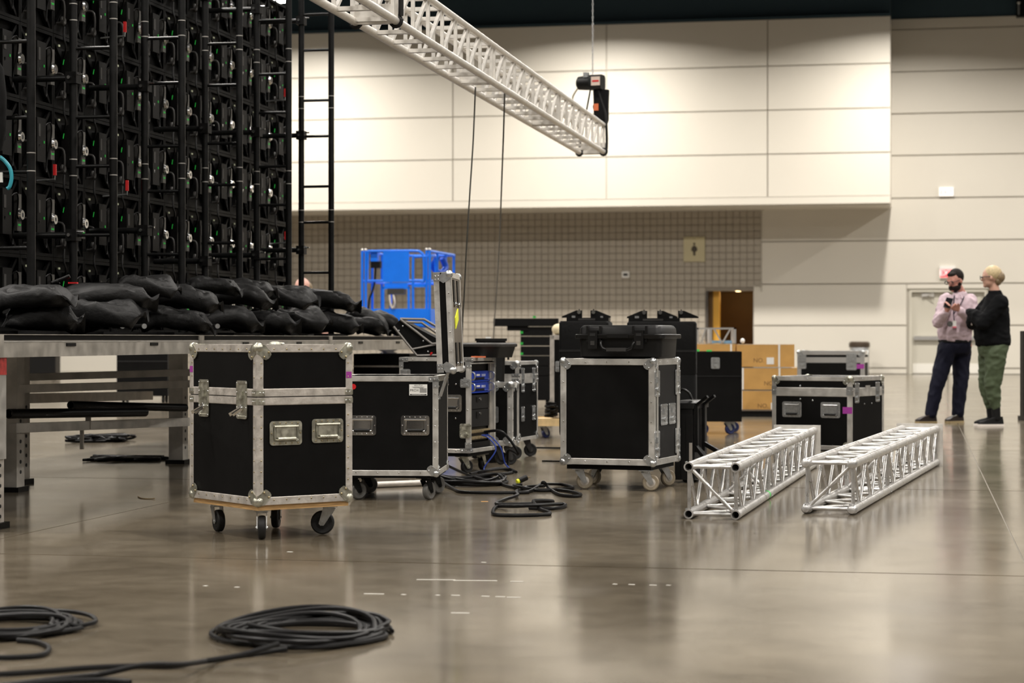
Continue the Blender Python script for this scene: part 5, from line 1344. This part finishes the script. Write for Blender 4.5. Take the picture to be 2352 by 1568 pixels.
bags = [(bag_mesh(s_, *dm), strap_mesh(s_, *dm), dm) for s_, dm in ((1,(.50,.30,.155)),(2,(.46,.32,.165)),(3,(.54,.29,.145)),(4,(.44,.30,.17)),(5,(.50,.31,.15)))]
rd = random.Random(12)
def sandbag(px, pyb, c, wpx, variant, yaw=0, roll=0, pitch=0, lbl='black nylon sandbag in the long pile along the stage deck', strap=False, zs=1.0):
    t_ = (px-1176)/F; Y = c/(ca*t_-sa); p = at(px, pyb, Y)
    p.z = max(p.z, ZD+.004)
    me, sm, dm = bags[variant]
    o = tag(thing('sandbag', lbl, 'sandbag', p, 0, 'sandbags weighing down the video wall base'))
    k_ = (wpx/F*Y)/dm[0]
    o.rotation_euler = (pitch, roll, yaw); o.scale = (k_, .84, zs)
    mesh_obj('sack', me, o)
    if strap: mesh_obj('strap', sm, o)
    return o
# lower row, near to far
low = [(95,768,175,0),(235,770,190,1),(400,771,175,2),(515,772,170,3),(600,772,165,0),(675,772,160,1),(752,773,150,4),(815,774,140,2),(868,775,120,3)]
for i, (px, pyb, wp, v_) in enumerate(low): sandbag(px, pyb, CF-.20, wp*1.04, v_, rd.uniform(-.15,.15)+.1, rd.uniform(-.08,.08), rd.uniform(-.1,.1), zs=1.0, strap=(i%3==1), lbl='black nylon sandbag in the bottom layer, %s from the near end of the stage' % ORD[i])
top = [(70,714,205,2),(240,708,215,0),(420,712,165,4),(545,706,165,3),(640,706,165,1),(745,706,150,0)]
for i, (px, pyb, wp, v_) in enumerate(top): sandbag(px, pyb+5, CF-.22, wp*1.06, v_, rd.uniform(-.2,.2), [-.10,.02,.10,.06,.08,.10][i], rd.uniform(-.08,.08), zs=.9, strap=(i==2), lbl='wrinkled black sandbag in the second layer, %s from the near end of the stage' % ORD[i])
sandbag(842, 752, CF-.22, 110, 3, -.2, .45, 0, zs=.75, lbl='small slumped sandbag where the pile starts to slope down'); sandbag(893, 758, CF-.24, 120, 2, -.1, .5, 0, zs=.72, lbl='last slumped sandbag at the far end of the pile, beside the tube-edged box')
for i, (px, pyb, wp, v_) in enumerate(((335,692,150,1),(485,682,140,2),(560,690,150,4))): sandbag(px, pyb, CF-.27, wp, v_, rd.uniform(-.3,.3), rd.uniform(-.1,.1), 0, zs=.8, lbl='loose black sandbag on top of the pile, %s from the near end of the stage' % ORD[i])
# small fittings peeping out of the pile
o = thing('shackle_set', 'dark steel shackle and thimble lying on top of the sandbags', 'shackle', at(140,642,11.6)); MB().cyl((-.05,0,-.02),(.05,0,.02),.012,10).cyl((-.02,0,-.012),(-.012,0,-.008),.017,10).build('body', MATTE, o, True)
o = thing('red_strap_end', 'flat red strap end lying between the top sandbags', 'strap', at(168,648,11.6)); MB().box((-.025,-.02,-.008),(.025,.02,.0)).build('strap', RED, o)
for px, py in ((272,743),(322,743),(490,743)):
    o = thing('cable_plug', 'small black cable plug poking out under the sandbags', 'plug', at(px,py+6,11.0+px*.004), 0, 'plugs under the sandbags'); MB().cyl((-.03,0,0),(.03,-.05,.0),.014,10).build('body', RUB, o, True); MB().cyl((.03,-.05,0),(.036,-.06,0),.016,10).build('tip', STEEL, o, True)
# ---------------------------------------------------------------- blue scissor lift beyond the stage
Yl = 31.0; S = F/Yl
pl_ = at(832, 740, Yl); zdk = pl_.z
lf = thing('scissor_lift', 'bright blue scissor lift platform with guard rails in front of the tiled wall', 'lift', (pl_.x, Yl, 0), -HA)
LW, LD = 1.03, 1.75
def lx(px): return (px-832)/S/ca
def lz(py): return CH-(py-HZ)*Yl/F
rr_ = .020
ztop, zmid = lz(577), lz(645)
def lt(nm, pts, r=rr_, m=BLUEL): return MB().tube(pts, r, 8).build(nm, m, lf, True)
for x in (0, .055): lt('rail_post', [(x,0,zdk),(x,0,lz(575))]); MB().ball((x,0,lz(574)),.024).build('post_cap', ALU, lf, True)
for x in (lx(981), lx(988)): lt('rail_post', [(x,0,zdk),(x,0,lz(575))]); MB().ball((x,0,lz(574)),.024).build('post_cap', ALU, lf, True)
lt('top_rail', smooth_path([(.09,0,ztop),(lx(950),0,ztop),(lx(966),0,lz(580)),(lx(974),0,lz(592)),(lx(975),0,zmid),(lx(966),0,zmid)],4))
lt('mid_rail', [(.09,0,ztop),(.09,0,zmid),(lx(975),0,zmid)])
lt('gate_loop', smooth_path([(lx(950),0,zdk+.1),(lx(950),0,lz(600)),(lx(956),0,lz(591)),(lx(966),0,lz(590)),(lx(985),0,lz(590))],4))
MB().box((lx(881),-.02,lz(648)),(lx(941),.01,lz(578))).build('side_panel', BLUEL, lf)
MB().box((lx(879),-.025,lz(664)),(lx(943),-.005,lz(658))).box((lx(879),-.025,lz(658)),(lx(884),0,zdk)).box((lx(938),-.025,lz(658)),(lx(943),0,zdk)).box((lx(884),-.01,lz(658)),(lx(938),.005,lz(650))).build('control_frame', BLUEL, lf)
MB().box((lx(892),-.05,lz(676)),(lx(930),.1,lz(663))).build('control_box', PLASG, lf)
MB().box((lx(950),-.02,lz(660)),(lx(978),.01,lz(654))).build('gate_bar', BLUEL, lf)
MB().box((-.02,-.03,zdk-.06),(LW+.02,.0,lz(709))).build('toe_board', BLUEL, lf)
MB().box((-.02,0,zdk-.08),(LW+.02,LD,zdk-.02)).build('platform_floor', BLUEL, lf)
MB().box((LW-.0,0,zdk-.06),(LW+.02,LD,lz(709))).build('toe_board', BLUEL, lf); MB().box((-.02,0,zdk-.06),(0,LD,lz(709))).build('toe_board', BLUEL, lf); MB().box((-.02,LD-.02,zdk-.06),(LW+.02,LD,lz(709))).build('toe_board', BLUEL, lf)
for x in (0, LW):
    for y in (LD*.33, LD*.66, LD-.03): lt('rail_post', [(x,y,zdk),(x,y,ztop)])
    lt('top_rail', [(x,0,ztop),(x,LD,ztop)]); lt('mid_rail', [(x,0,zmid),(x,LD,zmid)])
lt('top_rail', [(0,LD,ztop),(LW,LD,ztop)]); lt('mid_rail', [(0,LD,zmid),(LW,LD,zmid)])
lt('gate_loop', smooth_path([(LW,.1,zmid),(LW,.1,lz(592)),(LW,.25,lz(588)),(LW,.45,lz(592)),(LW,.45,zmid)],4))
MB().tube(smooth_path([(LW-.02,.7,lz(585)),(LW-.1,.75,lz(610)),(LW-.02,.9,lz(624)),(LW+.02,1.05,lz(610)),(LW-.02,1.0,lz(588))],5), .05, 10).build('harness_ring', mat('deep_blue_paint', (.0,.06,.45), .4), lf, True)
MB().box((lx(850),.03,lz(600)),(lx(866),.16,lz(577))).build('upper_control', BLUEL, lf); MB().box((lx(850),.04,lz(615)),(lx(872),.14,lz(600))).build('joystick_box', MATTE, lf)
MB().tube(smooth_path([(lx(860),.08,lz(612)),(lx(858),.06,lz(650)),(lx(853),.05,lz(670)),(lx(846),.05,lz(690)),(lx(840),.08,zdk)],5), .014, 8).build('control_cable', CAB, lf, True)
MB().tube(smooth_path([(lx(897),-.03,lz(677)),(lx(899),-.05,lz(695)),(lx(904),-.05,lz(708)),(lx(910),-.05,lz(695)),(lx(905),-.03,lz(677))],4), .016, 8).build('hose', ALU_OLD, lf, True)
MB().box((lx(952),.2,zdk-.02),(lx(976),.4,zdk+.05)).build('tool_bag', mat('dull_yellow_bag', (.20,.17,.04), .7), lf)
for s_ in (.15, LW-.15):
    for k_ in range(3):
        z0_, z1_ = .45+k_*.18, .45+(k_+1)*.18
        MB().bar((s_,.1,z0_),(s_,LD-.1,z1_),.05,.06).build('scissor_arm', PLASG, lf); MB().bar((s_+.05,LD-.1,z0_),(s_+.05,.1,z1_),.05,.06).build('scissor_arm', PLASG, lf)
MB().box((.05,.0,.18),(LW-.05,LD,.45)).build('chassis', BLUEL, lf)
for x in (.06, LW-.06):
    for y in (.25, LD-.25): MB().lathe([(.10,-.06),(.15,-.06),(.16,0),(.15,.06),(.10,.06)],20,'x',(x,y,.16)).build('wheel', RUB, lf, True)

# ---------------------------------------------------------------- people
def remesh(mb, name, m, parent, vox=.010, it=4, fold=0.0, st=(1,1,1)):
    me = mb.mesh(name, None); o = bpy.data.objects.new(name, me); col.objects.link(o)
    r = o.modifiers.new('r', 'REMESH'); r.mode = 'VOXEL'; r.voxel_size = vox; r.use_smooth_shade = True
    sm = o.modifiers.new('s', 'SMOOTH'); sm.iterations = it; sm.factor = .5
    dg = bpy.context.evaluated_depsgraph_get(); me2 = bpy.data.meshes.new_from_object(o.evaluated_get(dg)); me2.name = name
    if fold:                                   # cloth folds
        for v in me2.vertices:
            q = Vector((v.co.x*st[0], v.co.y*st[1], v.co.z*st[2]))
            w_ = q + Vector((noise.noise(q*5), noise.noise(q*5+Vector((3,1,2))), noise.noise(q*5+Vector((7,4,9)))))*.06
            v.co += v.normal*(fold*((1-abs(noise.noise(w_*9)))**3 - .45) + fold*.5*noise.noise(w_*22))
        me2.update()
    me2.materials.clear(); me2.materials.append(m)
    me2.polygons.foreach_set('use_smooth', [True]*len(me2.polygons))
    o.modifiers.clear(); o.data = me2; bpy.data.meshes.remove(me)
    if parent: o.parent = parent
    return o
def capsule(mb, p0, p1, r0, r1):
    p0, p1 = Vector(p0), Vector(p1)
    mb.ball(p0, r0, nu=14, nv=9); mb.ball(p1, r1, nu=14, nv=9); mb.cyl(p0, p1, r0, 14, r1)
def chain(mb, pts, rs):
    for i in range(len(pts)-1): capsule(mb, pts[i], pts[i+1], rs[i], rs[i+1])
def ell(c, hx, hy, n=20, e=.85):
    return [(c[0]+hx*math.copysign(abs(math.cos(g))**e, math.cos(g)), c[1]+hy*math.copysign(abs(math.sin(g))**e, math.sin(g)), c[2]) for g in [2*PI*k_/n for k_ in range(n)]]
def hand(mb, wrist, d, nrm, side, curl=.5, k=1.0, spread=1.0):
    d = Vector(d).normalized(); nrm = Vector(nrm); nrm = (nrm-d*nrm.dot(d)).normalized(); s_ = nrm.cross(d)*side
    w = Vector(wrist)
    def P(a, b, c): return w + d*(a*k) + s_*(b*k) + nrm*(c*k)
    for a, b in ((.02,0),(.045,.014),(.045,-.014),(.072,.022),(.072,-.022),(.07,0)): mb.ball(P(a,b,0), .020*k, nu=10, nv=7)
    for i, (b, ln) in enumerate(((-.030,.058),(-.010,.070),(.010,.076),(.030,.068))):
        a0, c0 = .085, 0.0; ang = .15; p = P(a0, b*spread, 0); q = (a0, c0)
        for sg, r in ((.42,.0088),(.32,.0080),(.26,.0072)):
            ang += curl; q2 = (q[0]+math.cos(ang)*ln*sg, q[1]-math.sin(ang)*ln*sg)
            p2 = P(q2[0], b*spread, q2[1]); capsule(mb, p, p2, r*k*1.06, r*k); p = p2; q = q2
    t0 = P(.025,.026,-.004); t1 = P(.055,.050,-.014); t2 = P(.085,.052,-.026)
    capsule(mb, t0, t1, .0115*k, .0100*k); capsule(mb, t1, t2, .0100*k, .0082*k)
def head(mb, c, fwd, k=1.0):
    f_ = Vector(fwd).normalized(); sd = Vector((0,0,1)).cross(f_).normalized(); up = f_.cross(sd)
    M = Matrix(((f_.x,sd.x,up.x,c[0]),(f_.y,sd.y,up.y,c[1]),(f_.z,sd.z,up.z,c[2]),(0,0,0,1))) @ Matrix.Scale(k,4)
    if mb is None: return M
    o = mb.M; mb.M = M
    mb.ball((-.012,0,.022), .1, .98, .78, .98, 18, 12)
    mb.ball((.020,0,-.045), .1, .66, .60, .68, 16, 10); mb.ball((.062,0,-.085), .028, 1,1.1,.8)
    mb.ball((.055,0,.0), .05, .8, 1.1, .9)
    mb.ball((.092,0,-.018), .015, 1.3, .9, 1.0); mb.ball((.086,0,.004), .012, .9, .8, 1.6)
    for s_ in (-1,1): mb.ball((-.005,s_*.078,-.008), .026, .55, .45, 1.0); mb.ball((.070,s_*.030,.026), .018, .6, 1.3, .6)
    mb.ball((.080,0,-.055), .016, .6, 1.5, .7)
    mb.M = o; return M
def part(mb, nm, m, par, smooth=True): return mb.build(nm, m, par, smooth)
def shoe(root, heel, toe, sole_m, up_m, k=1.0, ht=.06, lace=True):
    h_, t_ = Vector(heel), Vector(toe); d = (t_-h_); L_ = d.length; yaw = math.atan2(d.y, d.x); M = Matrix.Translation((h_.x,h_.y,0)) @ Matrix.Rotation(yaw,4,'Z')
    out = [(0,-.030),(.03,-.037),(.10,-.036),(.17,-.046),(.23,-.044),(L_-.02,-.025),(L_,0),(L_-.02,.027),(.23,.044),(.17,.045),(.10,.035),(.03,.036),(0,.030)]
    mb = MB(); mb.M = M; mb.prism(out, .001, .026); sh = mb.build('shoe', sole_m, root)
    mb = MB(); mb.M = M
    mb.loft([[(x*.985+.003,y*.97,.024) for x,y in out], [(x*.97+.004,y*.93,.045) for x,y in out], [(x*.80+.006,y*.84,.066) for x,y in out], [(x*.46+.01,y*.80,.088) for x,y in out], [(x*.36+.012,y*.78,.105) for x,y in out]])
    mb.build('upper', up_m, sh, True)
    if lace:
        mb = MB(); mb.M = M
        for i in range(4): mb.cyl((.115+i*.020,-.026,.088-i*.007),(.115+i*.020,.026,.088-i*.007),.0035,6)
        lc_o = mb.build('laces', WHITE, sh); lc_o['kind'] = 'stuff'
SKIN = mat('skin', (.52,.30,.22), .5, 0, var=.06, scale=14); SKINR = mat('ruddy_skin', (.50,.235,.18), .5, 0, var=.06, scale=14)
HAIRD = mat('dark_brown_hair', (.011,.007,.005), .65, 0, var=.3, scale=60, bump=.3, bscale=120, spec=.15)
HAIRB = mat('blonde_hair', (.50,.39,.22), .5, 0, var=.25, scale=45, stretch=(1,1,4), bump=.25, bscale=90); HAIRK = mat('dark_blonde_hair', (.20,.14,.075), .55, 0, var=.3, scale=45, bump=.25, bscale=90)
SHIRT = mat('pink_checked_shirt', (.50,.385,.425), .7, 0, var=.05, scale=40, bump=.2, bscale=25); NAVY = mat('navy_trousers', (.0045,.005,.015), .75, 0, bump=.25, bscale=22, spec=.2)
FLEECE = mat('black_fleece', (.0032,.0035,.004), .9, 0, bump=.3, bscale=40, spec=.12); OLIVE = mat('olive_joggers', (.050,.070,.032), .75, 0, var=.08, scale=12, bump=.3, bscale=20)
SOLET = mat('tan_sole', (.33,.25,.13), .6); LEATH = mat('dark_brown_leather', (.020,.013,.011), .4); SOLEW = mat('off_white_sole', (.72,.66,.60), .6); KNIT = mat('black_knit', (.006,.006,.006), .7, spec=.2)

# --- man with phone
py0 = 971.5; Ym = 4371/(py0-HZ); Sm = F/Ym; px0 = 2180.0
man = thing('person', 'bearded person in pink shirt and navy trousers looking down at a phone', 'person', Vector(((px0-1176)/F*Ym, Ym, 0)))
def J(px, py, y=0.0): return Vector(((px-px0)/Sm, y, (py0-py)/Sm))
fw = Vector((-.74,-.62,-.30)); hc_ = J(2192, 645, -.03)
LEGS = ([J(2173,800,-.06), J(2150,878,-.09), J(2135,948,-.08)], [J(2211,800,.05), J(2207,878,.02), J(2201,948,.03)])
R_ARM = [J(2168,690,-.12), J(2144,741,-.24), J(2155,717,-.42)]
L_ARM = [J(2232,690,.07), J(2228,744,-.14), J(2187,714,-.36)]
body = MB(); head(body, hc_, fw)
chain(body, [J(2207,672,.02), J(2197,655,.0)], [.058,.055])
body.loft([ell(J(2200,796,0),.155,.12), ell(J(2193,765,-.03),.160,.13), ell(J(2197,720,-.02),.165,.12), ell(J(2201,690,0),.165,.10), ell(J(2205,676,0),.08,.07)])
for A in (R_ARM, L_ARM): chain(body, A, [.055,.045,.030])
for Lg in LEGS: chain(body, Lg, [.080,.055,.038]); body.ball(Lg[-1]+Vector((-.01,0,-.04)), .033)
hand(body, R_ARM[2]+Vector((0,-.005,.0)), (.18,-.55,.70), (.85,.45,.2), -1, .42, 1.0)
hand(body, L_ARM[2]+Vector((-.005,-.005,0)), (-.62,-.35,.42), (-.55,.55,.55), 1, .42, 1.0)
remesh(body, 'body', SKINR, man, .007, 3)
sh = MB()
sh.loft([ell(J(2193,785,-.02),.176,.15), ell(J(2190.5,765,-.035),.186,.165), ell(J(2192,745,-.035),.183,.160), ell(J(2196,720,-.02),.182,.145), ell(J(2199,697,-.005),.182,.125), ell(J(2203,684,0),.140,.10), ell(J(2205,677,0),.088,.078), ell(J(2205,670,0),.068,.066)])
for A in (R_ARM, L_ARM): chain(sh, [A[0], A[1], A[1]+(A[2]-A[1])*.93], [.080,.066,.046])
remesh(sh, 'shirt', SHIRT, man, .014, 2, .012, (1,1,1.5))
tr_ = MB()
tr_.loft([ell(J(2193,812,-.01),.150,.13), ell(J(2193,798,-.015),.178,.15), ell(J(2192.5,781,-.02),.172,.145)])
for Lg, rs in zip(LEGS, ([.108,.082,.066],[.108,.086,.068])): chain(tr_, [Lg[0], Lg[1], Lg[2]+Vector((0,0,-.005))], rs)
remesh(tr_, 'trousers', NAVY, man, .014, 2, .011, (1.3,1.3,.8))
bl = MB(); bl.loft([ell(J(2192.5,786,-.02),.180,.153), ell(J(2192.5,780,-.02),.182,.156)]); part(bl, 'belt', KNIT, man); 
M = head(None, hc_, fw)
mb = MB(); mb.M = M; mb.ball((-.030,0,.040), .1, .98, .83, .93, 18, 12); mb.ball((.03,0,.085), .05, 1.0, 1.15, .55); part(mb, 'hair', HAIRD, man)
mb = MB(); mb.M = M; mb.ball((.024,0,-.066), .1, .70, .69, .50, 18, 12); mb.ball((.0,0,-.03), .1, .50, .80, .50, 16, 10); part(mb, 'beard', HAIRD, man)
mb = MB(); mb.M = M; mb.ball((.090,0,-.040), .013, .7, 1.7, .4); part(mb, 'moustache', HAIRD, man)
for s_ in (-1,1):
    mb = MB(); mb.M = M; mb.ball((.088,s_*.030,.010), .010); part(mb, 'eye', INK, man)
gl = MB(); gl.M = M
for s_ in (-1,1):
    gl.tube([(.106, s_*.034+.026*math.cos(g), .008+.019*math.sin(g)) for g in [2*PI*q/16 for q in range(16)]], .003, 6, True); gl.tube([(.104,s_*.060,.012),(.0,s_*.082,.012)], .003, 6)
gl.tube([(.107,-.009,.012),(.110,0,.014),(.107,.009,.012)], .003, 6); part(gl, 'glasses', INK, man)
part(MB().tube(smooth_path([J(2190,676,-.06), J(2185,690,-.135), J(2183,705,-.175), J(2181,722,-.205)],4), .006, 6), 'lanyard', NAVY, man)
part(MB().tube(smooth_path([J(2213,676,-.05), J(2205,690,-.13), J(2193,707,-.18), J(2181,722,-.205)],4), .006, 6), 'lanyard', NAVY, man)
cl_ = MB()
for s_ in (-1,1): cl_.add([J(2199+s_*2,676,-.085), J(2199+s_*12,672,-.055), J(2199+s_*13,682,-.085), J(2199+s_*5,686,-.125), J(2199+s_*2,677,-.078), J(2199+s_*12,673,-.048), J(2199+s_*13,682,-.078), J(2199+s_*5,686,-.118)], [(0,1,2,3),(7,6,5,4),(0,4,5,1),(1,5,6,2),(2,6,7,3),(3,7,4,0)])
part(cl_, 'collar', SHIRT, man, False)
part(MB().tube([J(2181,722,-.205), J(2181.5,738,-.228)], .005, 6), 'lanyard', NAVY, man)
part(MB().box(*_mm(J(2177,752,-.235), J(2186,737,-.222))), 'badge', WHITE, man, False); part(MB().box(*_mm(J(2177.5,753,-.238), J(2186,749.5,-.224))), 'badge_strip', mat('pink_strip',(.75,.16,.22),.5), man, False)
q = MB(); q.M = frame(J(2171,744,-.24),(1,0,0),(0,0,1)); q.lathe([(.030,0),(.032,.006),(.030,.012)],18); part(q, 'key_reel', mat('grey_reel',(.10,.10,.095),.5), man)
ph = thing('phone', 'black smartphone held in both hands by the bearded person', 'phone', man.location + J(2156,700,-.475), 0); ph.rotation_euler = (-.75, .20, -.35)
MB().loft([[(x,z_,y+.02) for x,y,_ in rrect(.076,.150,.010)] for z_ in (-.004,.004)]).build('body', INK, ph); MB().box((-.034,-.0045,-.048),(.034,-.004,.088)).build('screen', mat('phone_glass',(.01,.01,.012),.1), ph)
shoe(man, J(2147,971,-.065), J(2095,971,-.15), SOLET, LEATH); shoe(man, J(2213,971,.055), J(2170,971,-.08), SOLET, LEATH)

# --- person with crossed arms
py0 = 978.5; Yw = 4371/(py0-HZ); Sm = F/Yw; px0 = 2280.0
wom = thing('person', 'blonde person in black fleece and olive joggers standing with arms crossed', 'person', Vector(((px0-1176)/F*Yw, Yw, 0)))
hc_ = J(2275, 637, 0); fw = Vector((-.97,.22,-.10))
LEGS = ([J(2284,806,-.085), J(2276,885,-.075), J(2285,945,-.065)], [J(2277,806,.085), J(2271,885,.085), J(2282,945,.085)])
N_ARM = [J(2289,696,-.165), J(2247,742,-.205), J(2232,722,-.02)]
F_ARM = [J(2279,696,.165), J(2242,742,.16), J(2231,731,-.06)]
body = MB(); head(body, hc_, fw, .96); chain(body, [J(2286,672,0), J(2281,652,0)], [.055,.050])
body.loft([ell(J(2281,800,0),.13,.15), ell(J(2280,765,0),.13,.14), ell(J(2283,720,0),.12,.15), ell(J(2285,694,0),.10,.16), ell(J(2286,677,0),.06,.07)])
chain(body, N_ARM, [.05,.042,.030]); chain(body, F_ARM, [.05,.042,.030])
hand(body, N_ARM[2], (.15,.85,.15), (-1,0,0), 1, .30); hand(body, F_ARM[2], (.15,-.75,-.05), (-1,0,0), -1, .30)
for Lg in LEGS: chain(body, Lg, [.09,.062,.042]); body.ball(Lg[-1]+Vector((0,0,-.07)), .042)
remesh(body, 'body', SKIN, wom, .007, 3)
fl = MB()
fl.loft([ell(J(2281,794,0),.178,.185), ell(J(2279,776,0),.192,.19), ell(J(2278,755,0),.185,.18), ell(J(2282,720,0),.160,.175), ell(J(2286,698,0),.125,.175), ell(J(2287,684,0),.105,.12), ell(J(2285,674,0),.078,.075), ell(J(2284,667,0),.066,.066)])
chain(fl, [N_ARM[0], N_ARM[1], N_ARM[1]+(N_ARM[2]-N_ARM[1])*.98], [.088,.074,.060]); chain(fl, [F_ARM[0], F_ARM[1], F_ARM[1]+(F_ARM[2]-F_ARM[1])*.95], [.085,.074,.058])
capsule(fl, J(2238,724,-.12), J(2233,716,.10), .058, .050)
remesh(fl, 'fleece', FLEECE, wom, .014, 2, .012, (1,1,1.4))
jg = MB(); jg.loft([ell(J(2281,818,0),.135,.16), ell(J(2281,800,0),.158,.172), ell(J(2281,785,0),.155,.17)])
for Lg in LEGS: chain(jg, [Lg[0], Lg[0]+(Lg[1]-Lg[0])*.6, Lg[1], Lg[1]+(Lg[2]-Lg[1])*.55, Lg[1]+(Lg[2]-Lg[1])*.80], [.118,.102,.086,.070,.054])
remesh(jg, 'joggers', OLIVE, wom, .014, 2, .013, (1,1,1.3))
for Lg in LEGS: chain_ = MB(); capsule(chain_, Lg[1]+(Lg[2]-Lg[1])*.80, Lg[2]+Vector((0,0,-.07)), .050, .046); part(chain_, 'sock', KNIT, wom)
M = head(None, hc_, fw, .96)
mb = MB(); mb.M = M; mb.ball((-.030,0,.040), .1, 1.00, .86, .94, 18, 12); part(mb, 'hair', HAIRB, wom)
mb = MB(); mb.M = M; mb.ball((-.100,0,-.005), .058, 1.0, 1.2, 1.15); mb.ball((-.075,0,-.045), .045, 1.0, 1.4, 1.2); part(mb, 'hair_bun', HAIRK, wom)
for s_ in (-1,1):
    mb = MB(); mb.M = M; mb.ball((.088,s_*.030,.010), .010); part(mb, 'eye', INK, wom)
gl = MB(); gl.M = M
for s_ in (-1,1):
    gl.tube([(.110, s_*.034+.028*math.cos(g), .008+.021*math.sin(g)) for g in [2*PI*q/16 for q in range(16)]], .0042, 6, True); gl.tube([(.108,s_*.062,.012),(.0,s_*.086,.010)], .0042, 6)
gl.tube([(.111,-.008,.012),(.112,.008,.012)], .004, 6); part(gl, 'glasses', INK, wom)
wb = MB(); wb.M = frame(J(2226,744,-.10),(0,1,0),(0,0,1)); wb.lathe([(.016,0),(.016,.008)],14); part(wb, 'watch', CHROME, wom)
shoe(wom, J(2301,978,-.06), J(2241,978,-.09), SOLEW, KNIT); shoe(wom, J(2297,978,.09), J(2240,978,.07), SOLEW, KNIT)

# --- person mostly hidden behind the sandbags
Yp = 22.0; Sm = F/Yp; px0 = 696.0; py0 = HZ + CH*Sm
hid = thing('person', 'balding person half hidden behind the sandbags and ladder frames', 'person', Vector(((px0-1176)/F*Yp, Yp, 0)))
hc_ = J(695, 664, 0); fw = Vector((-.45,-.75,-.45))
body = MB(); M = head(body, hc_, fw)
chain(body, [J(700,700,.03), J(696,680,.02)], [.058,.055])
body.loft([ell(Vector((0,.02,.80)),.15,.11), ell(Vector((0,.02,1.0)),.15,.11), ell(Vector((0,.02,1.22)),.17,.11), ell(Vector((.01,.02,1.30)),.09,.08)])
ARMS = [[Vector((s_*.19,.02,1.22)), Vector((s_*.24,-.03,.98)), Vector((s_*.20,-.16,.80))] for s_ in (-1,1)]
LEGS = [[Vector((s_*.09,.02,.80)), Vector((s_*.10,-.02,.45)), Vector((s_*.10,.03,.09))] for s_ in (-1,1)]
for A in ARMS: chain(body, A, [.05,.042,.03])
hand(body, ARMS[0][2], (0,-.6,-.8), (1,0,0), 1, .35); hand(body, ARMS[1][2], (0,-.6,-.8), (-1,0,0), -1, .35)
for Lg in LEGS: chain(body, Lg, [.085,.06,.045])
remesh(body, 'body', mat('pink_skin',(.62,.34,.27),.5), hid, .009, 3)
ts = MB(); ts.loft([ell(Vector((0,.02,.78)),.175,.135), ell(Vector((0,.02,1.0)),.175,.13), ell(Vector((0,.02,1.2)),.185,.13), ell(Vector((.01,.02,1.30)),.10,.09)])
for A in ARMS: chain(ts, [A[0], A[0]+(A[1]-A[0])*.8], [.075,.062])
remesh(ts, 'shirt', KNIT, hid, .013, 3)
jt = MB(); jt.loft([ell(Vector((0,.02,.74)),.14,.12), ell(Vector((0,.02,.82)),.17,.13)])
for Lg in LEGS: chain(jt, Lg, [.105,.08,.065])
remesh(jt, 'jeans', mat('dark_denim',(.014,.018,.03),.8), hid, .013, 3)
mb = MB(); mb.M = M; mb.ball((-.045,0,-.005), .1, .80, .84, .72); part(mb, 'hair', HAIRK, hid)
for s_ in (-1,1):
    mb = MB(); mb.M = M; mb.ball((.088,s_*.030,.010), .010); part(mb, 'eye', INK, hid)
shoe(hid, (-.10,.09,0), (-.12,-.18,0), KNIT, KNIT, lace=False); shoe(hid, (.10,.09,0), (.12,-.18,0), KNIT, KNIT, lace=False)
